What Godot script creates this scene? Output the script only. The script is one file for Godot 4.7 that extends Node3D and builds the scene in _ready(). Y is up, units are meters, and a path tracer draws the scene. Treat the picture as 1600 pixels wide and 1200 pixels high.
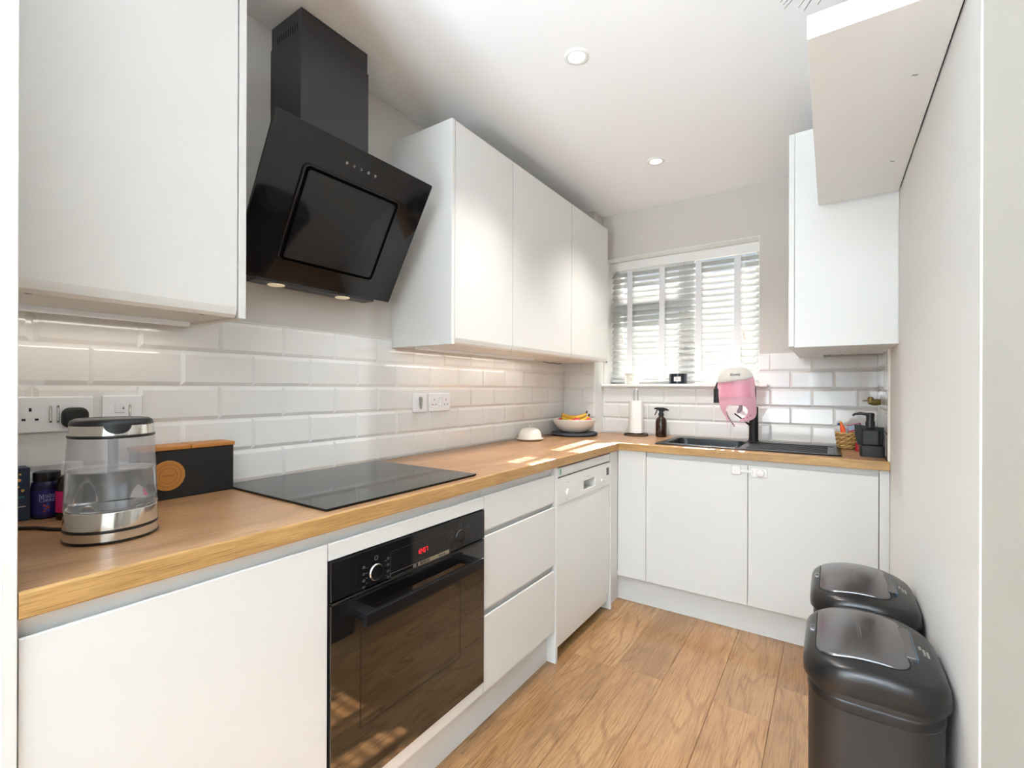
extends Node3D
# A fitted kitchen. x runs right from the tiled left wall, y up, z from the window wall towards the camera (metres).

const CEIL := 2.417
const WT := 0.902
var rng := RandomNumberGenerator.new()
var M := {}
var names := {}
var box_cache := {}


# ---------------------------------------------------------------- mesh builder
class MB:
	var v := PackedVector3Array()
	var n := PackedVector3Array()
	var uv := PackedVector2Array()
	var grain := -1
	var uvs := Vector2(1, 1)
	var uvo := Vector2.ZERO

	func tri(a: Vector3, b: Vector3, c: Vector3, na = null, nb = null, nc = null) -> void:
		var f := (b - a).cross(c - a)
		if f.length_squared() < 1e-18:
			return
		f = f.normalized()
		v.append(a); v.append(c); v.append(b)
		n.append(f if na == null else na); n.append(f if nc == null else nc); n.append(f if nb == null else nb)

	func quad(a: Vector3, b: Vector3, c: Vector3, d: Vector3) -> void:
		tri(a, b, c); tri(a, c, d)

	func poly(p: Array, outward: Vector3) -> void:
		var f: Vector3 = (p[1] - p[0]).cross(p[2] - p[0])
		if f.dot(outward) < 0:
			p.reverse()
		for i in range(1, p.size() - 1):
			tri(p[0], p[i], p[i + 1])

	func box(lo: Vector3, hi: Vector3, ch := 0.0) -> void:
		var c := (lo + hi) / 2.0
		var h := (hi - lo) / 2.0
		ch = minf(ch, minf(h.x, minf(h.y, h.z)) * 0.98)
		var at := func(s: Vector3, axis: int) -> Vector3:
			var p := Vector3(s.x * (h.x - ch), s.y * (h.y - ch), s.z * (h.z - ch))
			p[axis] = s[axis] * h[axis]
			return c + p
		for a in 3:
			var b := (a + 1) % 3
			var d := (a + 2) % 3
			for s in [-1, 1]:
				var p := []
				for q in [[-1, -1], [1, -1], [1, 1], [-1, 1]]:
					var k := Vector3.ZERO
					k[a] = s; k[b] = q[0]; k[d] = q[1]
					p.append(at.call(k, a))
				var o := Vector3.ZERO
				o[a] = s
				poly(p, o)
				if ch > 0:
					for t in [-1, 1]:
						var k1 := Vector3.ZERO
						k1[a] = s; k1[b] = t; k1[d] = -1
						var k2 := k1
						k2[d] = 1
						poly([at.call(k1, a), at.call(k2, a), at.call(k2, b), at.call(k1, b)], k1 + k2)
		if ch > 0:
			for i in 8:
				var k := Vector3(1 if i & 1 else -1, 1 if i & 2 else -1, 1 if i & 4 else -1)
				poly([at.call(k, 0), at.call(k, 1), at.call(k, 2)], k)

	func obox(xf: Transform3D, size: Vector3, ch := 0.0) -> void:
		var at := v.size()
		box(-size / 2.0, size / 2.0, ch)
		for i in range(at, v.size()):
			v[i] = xf * v[i]
			n[i] = (xf.basis * n[i]).normalized()

	# polygon in local xy (any winding) pushed along local z from 0 to d; bev rounds both rims; hole = a second ring of as many points
	func prism(p: PackedVector2Array, xf: Transform3D, d: float, bev := 0.0, smooth := false, hole := PackedVector2Array()) -> void:
		if Geometry2D.is_polygon_clockwise(p):
			p.reverse()
		var k := p.size()
		var nr := PackedVector2Array()
		for i in k:
			var e0 := (p[i] - p[(i + k - 1) % k]).normalized()
			var e1 := (p[(i + 1) % k] - p[i]).normalized()
			var m := Vector2(e0.y + e1.y, -e0.x - e1.x)
			nr.append(m / maxf(0.5, m.length_squared()) * 2.0)
		var rows := []
		var steps := [[0.0, 0.0], [0.0, d]]
		if bev > 0:
			steps = [[bev, 0.0], [bev * 0.3, bev * 0.3], [0.0, bev], [0.0, d - bev], [bev * 0.3, d - bev * 0.3], [bev, d]]
		for s in steps:
			var r := PackedVector3Array()
			for i in k:
				var q: Vector2 = p[i] - nr[i] * s[0]
				r.append(xf * Vector3(q.x, q.y, s[1]))
			rows.append(r)
		var bz := xf.basis
		for j in rows.size() - 1:
			for i in k:
				var i2 := (i + 1) % k
				var a: Vector3 = rows[j][i]
				var b: Vector3 = rows[j][i2]
				var c: Vector3 = rows[j + 1][i2]
				var e: Vector3 = rows[j + 1][i]
				if smooth:
					var n1 := (bz * Vector3(nr[i].x, nr[i].y, 0)).normalized()
					var n2 := (bz * Vector3(nr[i2].x, nr[i2].y, 0)).normalized()
					tri(a, b, c, n1, n2, n2); tri(a, c, e, n1, n2, n1)
				else:
					tri(a, b, c); tri(a, c, e)
		if hole.size() == k:
			if Geometry2D.is_polygon_clockwise(hole):
				hole.reverse()
			for i in k:
				var i2 := (i + 1) % k
				for z in [0.0, d]:
					poly([xf * Vector3(p[i].x, p[i].y, z), xf * Vector3(p[i2].x, p[i2].y, z), xf * Vector3(hole[i2].x, hole[i2].y, z), xf * Vector3(hole[i].x, hole[i].y, z)], bz.z * (z - d / 2.0))
				quad(xf * Vector3(hole[i2].x, hole[i2].y, 0), xf * Vector3(hole[i].x, hole[i].y, 0), xf * Vector3(hole[i].x, hole[i].y, d), xf * Vector3(hole[i2].x, hole[i2].y, d))
			return
		var ids := Geometry2D.triangulate_polygon(p)
		for i in range(0, ids.size(), 3):
			poly([rows[0][ids[i]], rows[0][ids[i + 1]], rows[0][ids[i + 2]]], -bz.z)
			var l: PackedVector3Array = rows[-1]
			poly([l[ids[i]], l[ids[i + 1]], l[ids[i + 2]]], bz.z)

	# rows of points; wrap joins the ends of each row; smooth normals
	func grid(rows: Array, wrap := true, cap := true, flip := false) -> void:
		var nr := rows.size()
		var k: int = rows[0].size()
		var acc := PackedVector3Array()
		acc.resize(nr * k)
		var last := k if wrap else k - 1
		var faces := []
		for j in nr - 1:
			for i in last:
				var i2 := (i + 1) % k
				for t in [[j * k + i, j * k + i2, (j + 1) * k + i2], [j * k + i, (j + 1) * k + i2, (j + 1) * k + i]]:
					if flip:
						t.reverse()
					var a: Vector3 = rows[t[0] / k][t[0] % k]
					var b: Vector3 = rows[t[1] / k][t[1] % k]
					var c: Vector3 = rows[t[2] / k][t[2] % k]
					var f := (b - a).cross(c - a)
					if f.length_squared() < 1e-20:
						continue
					for q in t:
						acc[q] += f
					faces.append([a, b, c, t])
		for f in faces:
			var t: Array = f[3]
			tri(f[0], f[1], f[2], acc[t[0]].normalized(), acc[t[1]].normalized(), acc[t[2]].normalized())
		if cap and wrap:
			for e in [0, nr - 1]:
				var m := Vector3.ZERO
				for p in rows[e]:
					m += p
				m /= k
				var o: Vector3 = rows[e][0] - rows[1 if e == 0 else nr - 2][0]
				for i in k:
					poly([m, rows[e][i], rows[e][(i + 1) % k]], o)

	# profile of (radius, height) turned round local y; a repeated point makes a sharp edge
	func lathe(p: Array, xf: Transform3D, seg := 32, squash := 1.0) -> void:
		var part := []
		var parts := [part]
		for i in p.size():
			if i > 0 and p[i].distance_to(p[i - 1]) < 1e-7:
				part = []
				parts.append(part)
			part.append(p[i])
		for q in parts:
			if q.size() < 2:
				continue
			var rows := []
			for s in q:
				var r := PackedVector3Array()
				for i in seg:
					var a := TAU * i / seg
					r.append(xf * Vector3(maxf(s.x, 1e-5) * cos(a), s.y, -maxf(s.x, 1e-5) * sin(a) * squash))
				rows.append(r)
			grid(rows, true, false)

	func tube(p: Array, rad, seg := 8, closed := false, flat := 1.0) -> void:
		var rows := []
		var k := p.size()
		var up := Vector3(0.137, 0.967, 0.213).normalized()
		for i in k:
			var a: Vector3 = p[(i + k - 1) % k] if closed or i > 0 else p[0]
			var b: Vector3 = p[(i + 1) % k] if closed or i < k - 1 else p[k - 1]
			var t := (b - a).normalized()
			var s := t.cross(up)
			if s.length() < 0.05:
				s = t.cross(Vector3.RIGHT)
			s = s.normalized()
			var w := s.cross(t).normalized()
			up = w
			var r: float = rad[i] if rad is Array else rad
			var ring := PackedVector3Array()
			for j in seg:
				var g := TAU * j / seg
				ring.append(p[i] + s * cos(g) * r - w * sin(g) * r * flat)
			rows.append(ring)
		if closed:
			rows.append(rows[0])
		grid(rows, true, not closed)

	func mesh() -> ArrayMesh:
		var arr := []
		arr.resize(Mesh.ARRAY_MAX)
		uv.resize(v.size())
		for i in v.size():
			var q := n[i].abs()
			var a := 0 if q.x > q.y and q.x > q.z else (1 if q.y > q.z else 2)
			var g := grain
			if g < 0 or g == a:
				g = 1 if a != 1 else 2
			var o := 3 - a - g
			uv[i] = Vector2(v[i][o] / uvs.x, v[i][g] / uvs.y) + uvo
		arr[Mesh.ARRAY_VERTEX] = v
		arr[Mesh.ARRAY_NORMAL] = n
		arr[Mesh.ARRAY_TEX_UV] = uv
		var m := ArrayMesh.new()
		m.add_surface_from_arrays(Mesh.PRIMITIVE_TRIANGLES, arr)
		return m


# ---------------------------------------------------------------- scene helpers
func numbered(called: String) -> String:
	if not names.has(called):
		names[called] = 0
		return called
	names[called] += 1
	return "%s_%03d" % [called, names[called]]


func tag(o: Node, label: String, category: String, group := "") -> Node:
	o.set_meta("label", label)
	o.set_meta("category", category)
	if group:
		o.set_meta("group", group)
	return o


func thing(called: String, label: String, category: String, at := Vector3.ZERO, group := "") -> Node3D:
	var o := Node3D.new()
	o.name = numbered(called)
	add_child(o)
	o.position = at
	tag(o, label, category, group)
	return o


# commits a builder as one named mesh; world: its points are in world space though the parent stands elsewhere
func part(called: String, b, mat: Material, parent: Node3D, label := "", world := true) -> MeshInstance3D:
	var o := MeshInstance3D.new()
	o.mesh = b if b is Mesh else b.mesh()
	o.material_override = mat
	if parent == self:
		o.name = numbered(called)
		add_child(o)
	else:
		o.name = called
		parent.add_child(o, true)
		if world:
			o.position = -parent.global_position
	if label:
		o.set_meta("label", label)
	return o


func struct(called: String, b: MB, mat: Material) -> MeshInstance3D:
	var o := part(called, b, mat, self)
	o.set_meta("kind", "structure")
	return o


func bx(lo: Vector3, hi: Vector3, ch := 0.0) -> MB:
	var b := MB.new()
	b.box(lo, hi, ch)
	return b


func rrect(w: float, h: float, r: float, k := 5) -> PackedVector2Array:
	var p := PackedVector2Array()
	for c in 4:
		var m := Vector2([1, -1, -1, 1][c] * (w / 2 - r), [1, 1, -1, -1][c] * (h / 2 - r))
		for i in k + 1:
			p.append(m + Vector2.from_angle(PI / 2 * (c + float(i) / k)) * r)
	return p


func circle(r: float, k := 24) -> PackedVector2Array:
	var p := PackedVector2Array()
	for i in k:
		p.append(Vector2.from_angle(TAU * i / k) * r)
	return p


# local z looks along the given axis, local y is up as far as it can be
func face(at: Vector3, z: Vector3, up := Vector3.UP) -> Transform3D:
	z = z.normalized()
	var x := up.cross(z).normalized()
	return Transform3D(Basis(x, z.cross(x), z), at)


func lettering(txt: String, height: float, xf: Transform3D, mat: Material, parent: Node3D, bold := false, font := "Droid Sans", italic := false) -> void:
	var f := SystemFont.new()
	f.font_names = PackedStringArray([font])
	f.font_weight = 700 if bold else 400
	f.font_italic = italic
	var t := TextMesh.new()
	t.text = txt
	t.font = f
	t.font_size = 64
	t.pixel_size = height / 47.0
	t.depth = 0.0006
	var o := part("lettering", t, mat, parent, "", false)
	o.transform = Transform3D(Basis.IDENTITY, -parent.global_position) * xf


func smat(c: Color, rough := 0.5, metal := 0.0, spec := 0.5) -> StandardMaterial3D:
	var m := StandardMaterial3D.new()
	m.albedo_color = c
	m.roughness = rough
	m.metallic = metal
	m.metallic_specular = spec
	return m


func glow(c: Color, e: float) -> StandardMaterial3D:
	var m := smat(c, 0.4)
	m.emission_enabled = true
	m.emission = c
	m.emission_energy_multiplier = e
	return m


# wood grain: u across the grain, v along it
func wood(seed_: int, w: int, h: int, light: Color, mid: Color, dark: Color, rings: float, streak: float) -> ImageTexture:
	var a := FastNoiseLite.new()
	a.seed = seed_
	a.noise_type = FastNoiseLite.TYPE_SIMPLEX_SMOOTH
	a.frequency = 1.0
	a.fractal_octaves = 3
	var im := Image.create(w, h, false, Image.FORMAT_RGB8)
	for y in h:
		for x in w:
			var u := float(x) / w
			var t := float(y) / h
			# blend across the seam so that the picture repeats
			var bl := smoothstep(0.82, 1.0, t)
			var f := _grain(a, u, t, rings, streak)
			if bl > 0:
				f = f.lerp(_grain(a, u, t - 1.0, rings, streak), bl)
			var c := mid.lerp(light, clampf(f.x, 0, 1)).lerp(dark, clampf(f.y, 0, 1))
			im.set_pixel(x, y, c)
	im.generate_mipmaps()
	return ImageTexture.create_from_image(im)


func _grain(a: FastNoiseLite, u: float, t: float, rings: float, streak: float) -> Vector2:
	var broad := a.get_noise_2d(u * 3.0 + 31.0, t * 1.6)
	var warp := a.get_noise_2d(u * 2.0, t * 1.3 + 9.0)
	var fine := a.get_noise_2d(u * 75.0, t * 5.0 + 40.0)
	var pore := a.get_noise_2d(u * 160.0 + 7.0, t * 14.0)
	var ring := sin((u * 17.0 + warp * 5.0 + a.get_noise_2d(u * 30.0, t * 9.0) * 0.06) * rings)
	ring = pow(maxf(ring, 0.0), 3.0)
	return Vector2(0.5 + broad * 0.9 + fine * 0.55 * streak, ring * 0.30 * (0.6 + broad) + maxf(pore - 0.12, 0.0) * 1.1 * streak + maxf(-fine - 0.15, 0.0) * 0.8 * streak)


func wood_mat(tex: Texture2D, tint: Color, rough: float, spec := 0.5) -> StandardMaterial3D:
	var m := smat(tint, rough, 0.0, spec)
	m.albedo_texture = tex
	return m


# ---------------------------------------------------------------- scene
func _ready() -> void:
	rng.seed = 20240
	camera_and_light()
	materials()
	room()
	window()
	base_run()
	oven()
	dishwasher()
	sink_run()
	worktop()
	wall_units()
	hood()
	right_side()
	fittings()
	left_things()
	corner_things()
	sink_things()
	bins()
	outside()


func camera_and_light() -> void:
	var cam := Camera3D.new()
	cam.name = "camera"
	add_child(cam)
	var f := 734.28
	cam.near = 0.05
	cam.far = 200.0
	cam.keep_aspect = Camera3D.KEEP_HEIGHT
	cam.set_frustum(1200.0 / f * cam.near, Vector2(0, 7.49 / f * cam.near), cam.near, cam.far)
	cam.transform = Transform3D(Basis(Vector3.UP, 0.595749) * Basis(Vector3(0, 0, 1), 0.0034266), Vector3(1.561, 1.205, 3.10))
	cam.current = true

	var sky_mat := ProceduralSkyMaterial.new()
	sky_mat.sky_top_color = Color(0.78, 0.88, 1.0)
	sky_mat.sky_horizon_color = Color(0.92, 0.96, 1.0)
	sky_mat.ground_bottom_color = Color(0.55, 0.55, 0.5)
	sky_mat.ground_horizon_color = Color(0.85, 0.87, 0.88)
	sky_mat.sky_energy_multiplier = 0.7
	sky_mat.sun_angle_max = 8.0
	var sky := Sky.new()
	sky.sky_material = sky_mat
	var env := Environment.new()
	env.background_mode = Environment.BG_SKY
	env.sky = sky
	env.tonemap_mode = Environment.TONE_MAPPER_LINEAR
	env.tonemap_exposure = 1.27
	env.sdfgi_enabled = true
	env.ssao_enabled = true
	env.ssil_enabled = true
	var we := WorldEnvironment.new()
	we.name = "world_environment"
	we.environment = env
	add_child(we)

	var sun := DirectionalLight3D.new()
	sun.name = "sun"
	add_child(sun)
	sun.look_at_from_position(Vector3(0, 5, 0), Vector3(0, 5, 0) + Vector3(0.087, -0.655, 1.0))
	sun.light_color = Color(1.0, 0.985, 0.96)
	sun.light_energy = 13.0
	sun.light_angular_distance = 0.55
	sun.shadow_enabled = true


func materials() -> void:
	M.white = smat(Color(0.875, 0.868, 0.85), 0.36)
	M.carcass = smat(Color(0.90, 0.893, 0.875), 0.5)
	M.plinth = smat(Color(0.86, 0.85, 0.83), 0.5)
	M.gloss = smat(Color(0.90, 0.895, 0.875), 0.25)
	M.ceiling = smat(Color(0.96, 0.96, 0.957), 0.9)
	M.taupe = smat(Color(0.80, 0.775, 0.745), 0.85)
	M.shaded_wall = smat(Color(0.535, 0.505, 0.465), 0.8)  # wall paint darkened to stand for shade on the wall return
	M.pale = smat(Color(0.88, 0.87, 0.855), 0.7)
	M.trim = smat(Color(0.92, 0.915, 0.9), 0.4)
	M.tile = smat(Color(0.90, 0.892, 0.875), 0.07, 0.0, 0.72)
	M.tile2 = smat(Color(0.893, 0.885, 0.868), 0.09, 0.0, 0.72)
	M.grout = smat(Color(0.90, 0.895, 0.88), 0.9)
	M.upvc = smat(Color(0.93, 0.93, 0.925), 0.25)
	M.slat = smat(Color(0.80, 0.80, 0.79), 0.45)
	M.slat.backlight_enabled = true
	M.slat.backlight = Color(0.12, 0.12, 0.12)
	M.tape = smat(Color(0.9, 0.9, 0.91), 0.9)
	M.black = smat(Color(0.09, 0.09, 0.095), 0.35)
	M.duct = smat(Color(0.17, 0.168, 0.178), 0.42)
	M.black_glass = smat(Color(0.085, 0.083, 0.09), 0.05)
	M.oven_glass = smat(Color(0.075, 0.075, 0.078), 0.03, 0.0, 0.9)
	M.oven_glass.clearcoat_enabled = true
	M.oven_glass.clearcoat = 0.6
	M.oven_glass.clearcoat_roughness = 0.02
	M.hob = smat(Color(0.05, 0.05, 0.052), 0.06, 0.0, 0.4)
	M.void_ = smat(Color(0.02, 0.02, 0.02), 0.9)
	M.subfloor = smat(Color(0.35, 0.34, 0.33), 0.9)  # dark substrate under the floor planks
	M.chrome = smat(Color(0.86, 0.85, 0.83), 0.12, 1.0)
	M.steel = smat(Color(0.62, 0.61, 0.6), 0.3, 1.0)
	M.dark_steel = smat(Color(0.23, 0.225, 0.225), 0.3, 0.85)
	M.dark_steel_b = smat(Color(0.25, 0.24, 0.235), 0.42, 0.8)
	M.matt_black = smat(Color(0.052, 0.052, 0.058), 0.55)
	M.granite = smat(Color(0.075, 0.075, 0.085), 0.32)
	M.slate = smat(Color(0.19, 0.2, 0.225), 0.6)
	M.cream = smat(Color(0.92, 0.89, 0.84), 0.28)
	M.paper = smat(Color(0.95, 0.945, 0.93), 0.95)
	M.socket = smat(Color(0.93, 0.93, 0.935), 0.22)
	M.hole = smat(Color(0.12, 0.11, 0.11), 0.7)
	M.grey_print = smat(Color(0.55, 0.55, 0.55), 0.6)
	M.silver_print = smat(Color(0.72, 0.71, 0.69), 0.35, 0.7)
	M.bamboo = smat(Color(0.72, 0.47, 0.2), 0.45)
	M.bamboo_dark = smat(Color(0.5, 0.3, 0.12), 0.6)
	M.red_led = glow(Color(1.0, 0.08, 0.16), 1.6)
	M.lamp = glow(Color(1.0, 0.98, 0.94), 2.4)
	M.led = smat(Color(0.8, 0.8, 0.8), 0.4)
	M.led.emission_enabled = true
	M.led.emission = Color(1.0, 0.98, 0.95)
	M.led.emission_energy_multiplier = 0.12  # faint glow added to strips that are switched off
	M.lamp_warm = glow(Color(1.0, 0.95, 0.8), 0.2)
	M.jug = smat(Color(0.72, 0.71, 0.72, 0.42), 0.3)
	M.jug.transparency = BaseMaterial3D.TRANSPARENCY_ALPHA
	M.jug.clearcoat_enabled = true
	M.jug.clearcoat = 1.0
	M.jug.clearcoat_roughness = 0.02
	M.glass = smat(Color(1, 1, 1, 0.06), 0.02)
	M.glass.transparency = BaseMaterial3D.TRANSPARENCY_ALPHA
	M.water = smat(Color(0.97, 0.985, 1.0, 0.0), 0.0)
	M.water.transparency = BaseMaterial3D.TRANSPARENCY_ALPHA
	M.water.refraction_enabled = true
	M.water.refraction_scale = 0.033
	var oak := wood(3, 512, 1024, Color(0.80, 0.655, 0.50), Color(0.71, 0.56, 0.415), Color(0.50, 0.365, 0.25), 1.2, 0.75)
	M.oak = wood_mat(oak, Color(0.905, 0.86, 0.82), 0.33)
	var oak_edge := wood(8, 512, 1024, Color(0.82, 0.66, 0.43), Color(0.735, 0.57, 0.355), Color(0.52, 0.37, 0.20), 1.0, 0.9)
	M.oak_edge = wood_mat(oak_edge, Color(0.93, 0.92, 0.91), 0.4)
	var fl := wood(14, 512, 1024, Color(0.78, 0.62, 0.44), Color(0.67, 0.505, 0.34), Color(0.43, 0.30, 0.185), 3.2, 0.8)
	M.floor0 = wood_mat(fl, Color(0.88, 0.845, 0.80), 0.24, 0.75)
	M.floor1 = wood_mat(fl, Color(0.83, 0.795, 0.75), 0.24, 0.75)
	M.floor2 = wood_mat(fl, Color(0.91, 0.865, 0.81), 0.24, 0.75)


# ---------------------------------------------------------------- the room shell
func room() -> void:
	var slab := bx(Vector3(-0.15, -0.15, -0.28), Vector3(4.3, -0.015, 6.1))
	var floor_ := struct("floor", slab, M.subfloor)
	var pitch := 0.1965
	var butts := {-2: 1.5, -1: 0.9, 0: 1.909, 1: 2.45, 2: 1.141, 3: 1.75, 4: 1.161, 5: 2.2}
	var meshes := []
	for i in range(-3, 19):
		var x0 := 0.596 + pitch * (i - 1)
		var zs: float = butts.get(i - 0, 1.0 + fmod(absf(i) * 0.57, 1.3))
		var z := zs - 1.285 * 3
		while z < 6.0:
			var a := maxf(z, -0.01)
			var e := minf(z + 1.285, 6.0)
			if e - a > 0.05:
				var b := MB.new()
				b.grain = 2
				b.uvs = Vector2(0.62, 1.5)
				b.uvo = Vector2(rng.randf(), rng.randf())
				b.box(Vector3(maxf(x0, -0.008) + 0.0004, -0.014, a + 0.0004), Vector3(minf(x0 + pitch, 4.2) - 0.0004, 0.0, e - 0.0004), 0.0012)
				part("plank", b, [M.floor0, M.floor1, M.floor2][rng.randi() % 3], floor_)
			z += 1.285
	struct("ceiling", bx(Vector3(-0.15, CEIL, -0.28), Vector3(4.3, CEIL + 0.15, 6.1)), M.ceiling)
	var wl := struct("wall_left", bx(Vector3(-0.15, 0, -0.28), Vector3(-0.008, CEIL, 6.1)), M.taupe)
	# window wall round its opening (0.237..1.214, 1.235..2.11)
	var b := MB.new()
	b.box(Vector3(-0.008, 0, -0.28), Vector3(0.237, CEIL, -0.008))
	b.box(Vector3(1.214, 0, -0.28), Vector3(1.771, CEIL, -0.008))
	b.box(Vector3(0.237, 0, -0.28), Vector3(1.214, 1.215, -0.008))
	b.box(Vector3(0.237, 2.112, -0.28), Vector3(1.214, CEIL, -0.008))
	var wb := struct("wall_back", b, M.taupe)
	b = MB.new()
	b.box(Vector3(1.771, 0, -0.28), Vector3(1.93, CEIL, 1.995))
	var wr := struct("wall_right", b, M.pale)
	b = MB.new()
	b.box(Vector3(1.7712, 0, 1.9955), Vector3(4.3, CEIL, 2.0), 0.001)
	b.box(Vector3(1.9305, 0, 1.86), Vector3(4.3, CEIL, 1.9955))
	struct("wall_opening", b, M.shaded_wall)  # return coloured darker to offset too much light from the rear
	struct("wall_light_block", bx(Vector3(3.0, 0, 3.3), Vector3(4.2, CEIL, 3.42), 0.004), M.pale)  # unseen wall added to hold rear light off the wall return
	struct("wall_far_right", bx(Vector3(4.2, 0, 2.0), Vector3(4.3, CEIL, 6.1)), M.pale)
	b = MB.new()
	b.box(Vector3(-0.008, 0, 6.0), Vector3(0.3, CEIL, 6.1))
	b.box(Vector3(2.3, 0, 6.0), Vector3(4.2, CEIL, 6.1))
	b.box(Vector3(0.3, 2.25, 6.0), Vector3(2.3, CEIL, 6.1))
	struct("wall_rear", b, M.pale)
	b = MB.new()
	for x in [0.3, 1.27, 2.24]:
		b.box(Vector3(x, 0, 6.02), Vector3(x + 0.06, 2.25, 6.08), 0.003)
	b.box(Vector3(0.3, 0, 6.02), Vector3(2.3, 0.07, 6.08), 0.003)
	b.box(Vector3(0.3, 2.18, 6.02), Vector3(2.3, 2.25, 6.08), 0.003)
	var pd := struct("door_1", b, M.upvc)
	part("pane", bx(Vector3(0.36, 0.07, 6.045), Vector3(1.27, 2.18, 6.055)), M.glass, pd)
	part("pane", bx(Vector3(1.33, 0.07, 6.045), Vector3(2.24, 2.18, 6.055)), M.glass, pd)
	# white bead on the outer corner of the right wall
	struct("trim_1", bx(Vector3(1.7695, 0, 1.997), Vector3(1.7727, CEIL, 2.0012), 0.001), M.pale)
	# boxed pipe in the window corner
	var pb := struct("wall_boxing", bx(Vector3(-0.008, 0, -0.008), Vector3(0.226, CEIL, 0.134)), M.taupe)
	struct("trim_2", bx(Vector3(0.2262, WT, -0.007), Vector3(0.2345, 1.415, 0.1425), 0.001), M.trim)

	# metro tiles: 200 x 100, bevelled, half bond
	part("grout", bx(Vector3(-0.0079, WT, 0.142), Vector3(-0.004, 1.4145, 2.9345)), M.grout, wl)
	part("grout", bx(Vector3(0.0, WT, 0.1341), Vector3(0.2262, 1.4145, 0.138)), M.grout, pb)
	var g := MB.new()
	g.box(Vector3(0.2345, WT, -0.0079), Vector3(1.771, 1.218, -0.004))
	g.box(Vector3(1.214, 1.218, -0.0079), Vector3(1.771, 1.4145, -0.004))
	g.box(Vector3(0.2345, 1.218, -0.0079), Vector3(0.237, 1.4145, -0.004))
	part("grout", g, M.grout, wb)
	part("grout", bx(Vector3(1.767, WT, 0.0), Vector3(1.7709, 1.4145, 0.55)), M.grout, wr)
	part("tile_trim", bx(Vector3(1.762, WT, 0.55), Vector3(1.7709, 1.4145, 0.556), 0.001), M.cream, wr)
	part("tile_trim", bx(Vector3(-0.0079, 1.4145, 0.142), Vector3(0.0, 1.417, 2.9345)), M.trim, wl)
	for row in 5:
		var y := WT + 0.0015 + row * 0.1025
		var sh := 0.102 if row % 2 else 0.0
		# left wall, joints at z = 2.205 - k * 0.204
		for k in range(-5, 13):
			tile(wl, 0, y, 2.205 - 0.204 * (k + 1) + sh, 0.142, 2.9345)
		for k in 3:
			tile(pb, 1, y, 0.0 + 0.204 * k - 0.07 - sh, 0.001, 0.2262)
		for k in range(-1, 10):
			var lo := 0.2345
			if row >= 3:
				lo = 1.216
			tile(wb, 2, y, 1.471 - 0.2045 * 6 + 0.2045 * k + sh, lo, 1.7625)
		for k in 4:
			tile(wr, 3, y, 0.204 * k - 0.204 + 0.05 + sh, 0.001, 0.55)


# one tile of the given wall (0 left, 1 boxing, 2 window wall, 3 right) with its near edge at s, cut to lo..hi
func tile(wall: Node3D, which: int, y: float, s: float, lo: float, hi: float) -> void:
	var a := maxf(s + 0.001, lo)
	var e := minf(s + 0.203, hi)
	if e - a < 0.012:
		return
	var cut_a := a > s + 0.0015
	var cut_e := e < s + 0.2025
	var key := "%.4f %s %s" % [e - a, cut_a, cut_e]
	if not box_cache.has(key):
		var w := e - a
		var h := 0.1005
		var bv := 0.011
		var b := MB.new()
		var base := [Vector3(0, 0, 0), Vector3(w, 0, 0), Vector3(w, h, 0), Vector3(0, h, 0)]
		var mid := []
		var top := []
		for q in base:
			mid.append(q + Vector3(0, 0, 0.0042))
			var t: Vector3 = q + Vector3(0, 0, 0.008)
			t.y += bv if q.y == 0 else -bv
			if q.x == 0 and not cut_a:
				t.x += bv
			if q.x == w and not cut_e:
				t.x -= bv
			top.append(t)
		for i in 4:
			var j := (i + 1) % 4
			b.quad(base[i], base[j], mid[j], mid[i])
			b.quad(mid[i], mid[j], top[j], top[i])
		b.quad(top[0], top[1], top[2], top[3])
		box_cache[key] = b.mesh()
	var o := part("tile", box_cache[key], M.tile if rng.randf() < 0.6 else M.tile2, wall, "", false)
	var tilt := Basis(Vector3.UP, rng.randf_range(-0.004, 0.004)) * Basis(Vector3.RIGHT, rng.randf_range(-0.006, 0.006))
	if which == 0:
		o.transform = Transform3D(Basis(Vector3.UP, PI / 2) * tilt, Vector3(-0.008, y, e))
		# local x runs towards -z, so the cut ends swap
		if cut_a != cut_e:
			o.transform = Transform3D(Basis(Vector3(0, 0, 1), Vector3(0, 1, 0), Vector3(1, 0, 0)), Vector3(-0.008, y, a))
	elif which == 1:
		o.transform = Transform3D(tilt, Vector3(a, y, 0.134))
	elif which == 2:
		o.transform = Transform3D(tilt, Vector3(a, y, -0.008))
	else:
		o.transform = Transform3D(Basis(Vector3(0, 0, 1), Vector3(0, 1, 0), Vector3(-1, 0, 0)), Vector3(1.771, y, a))


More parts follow.
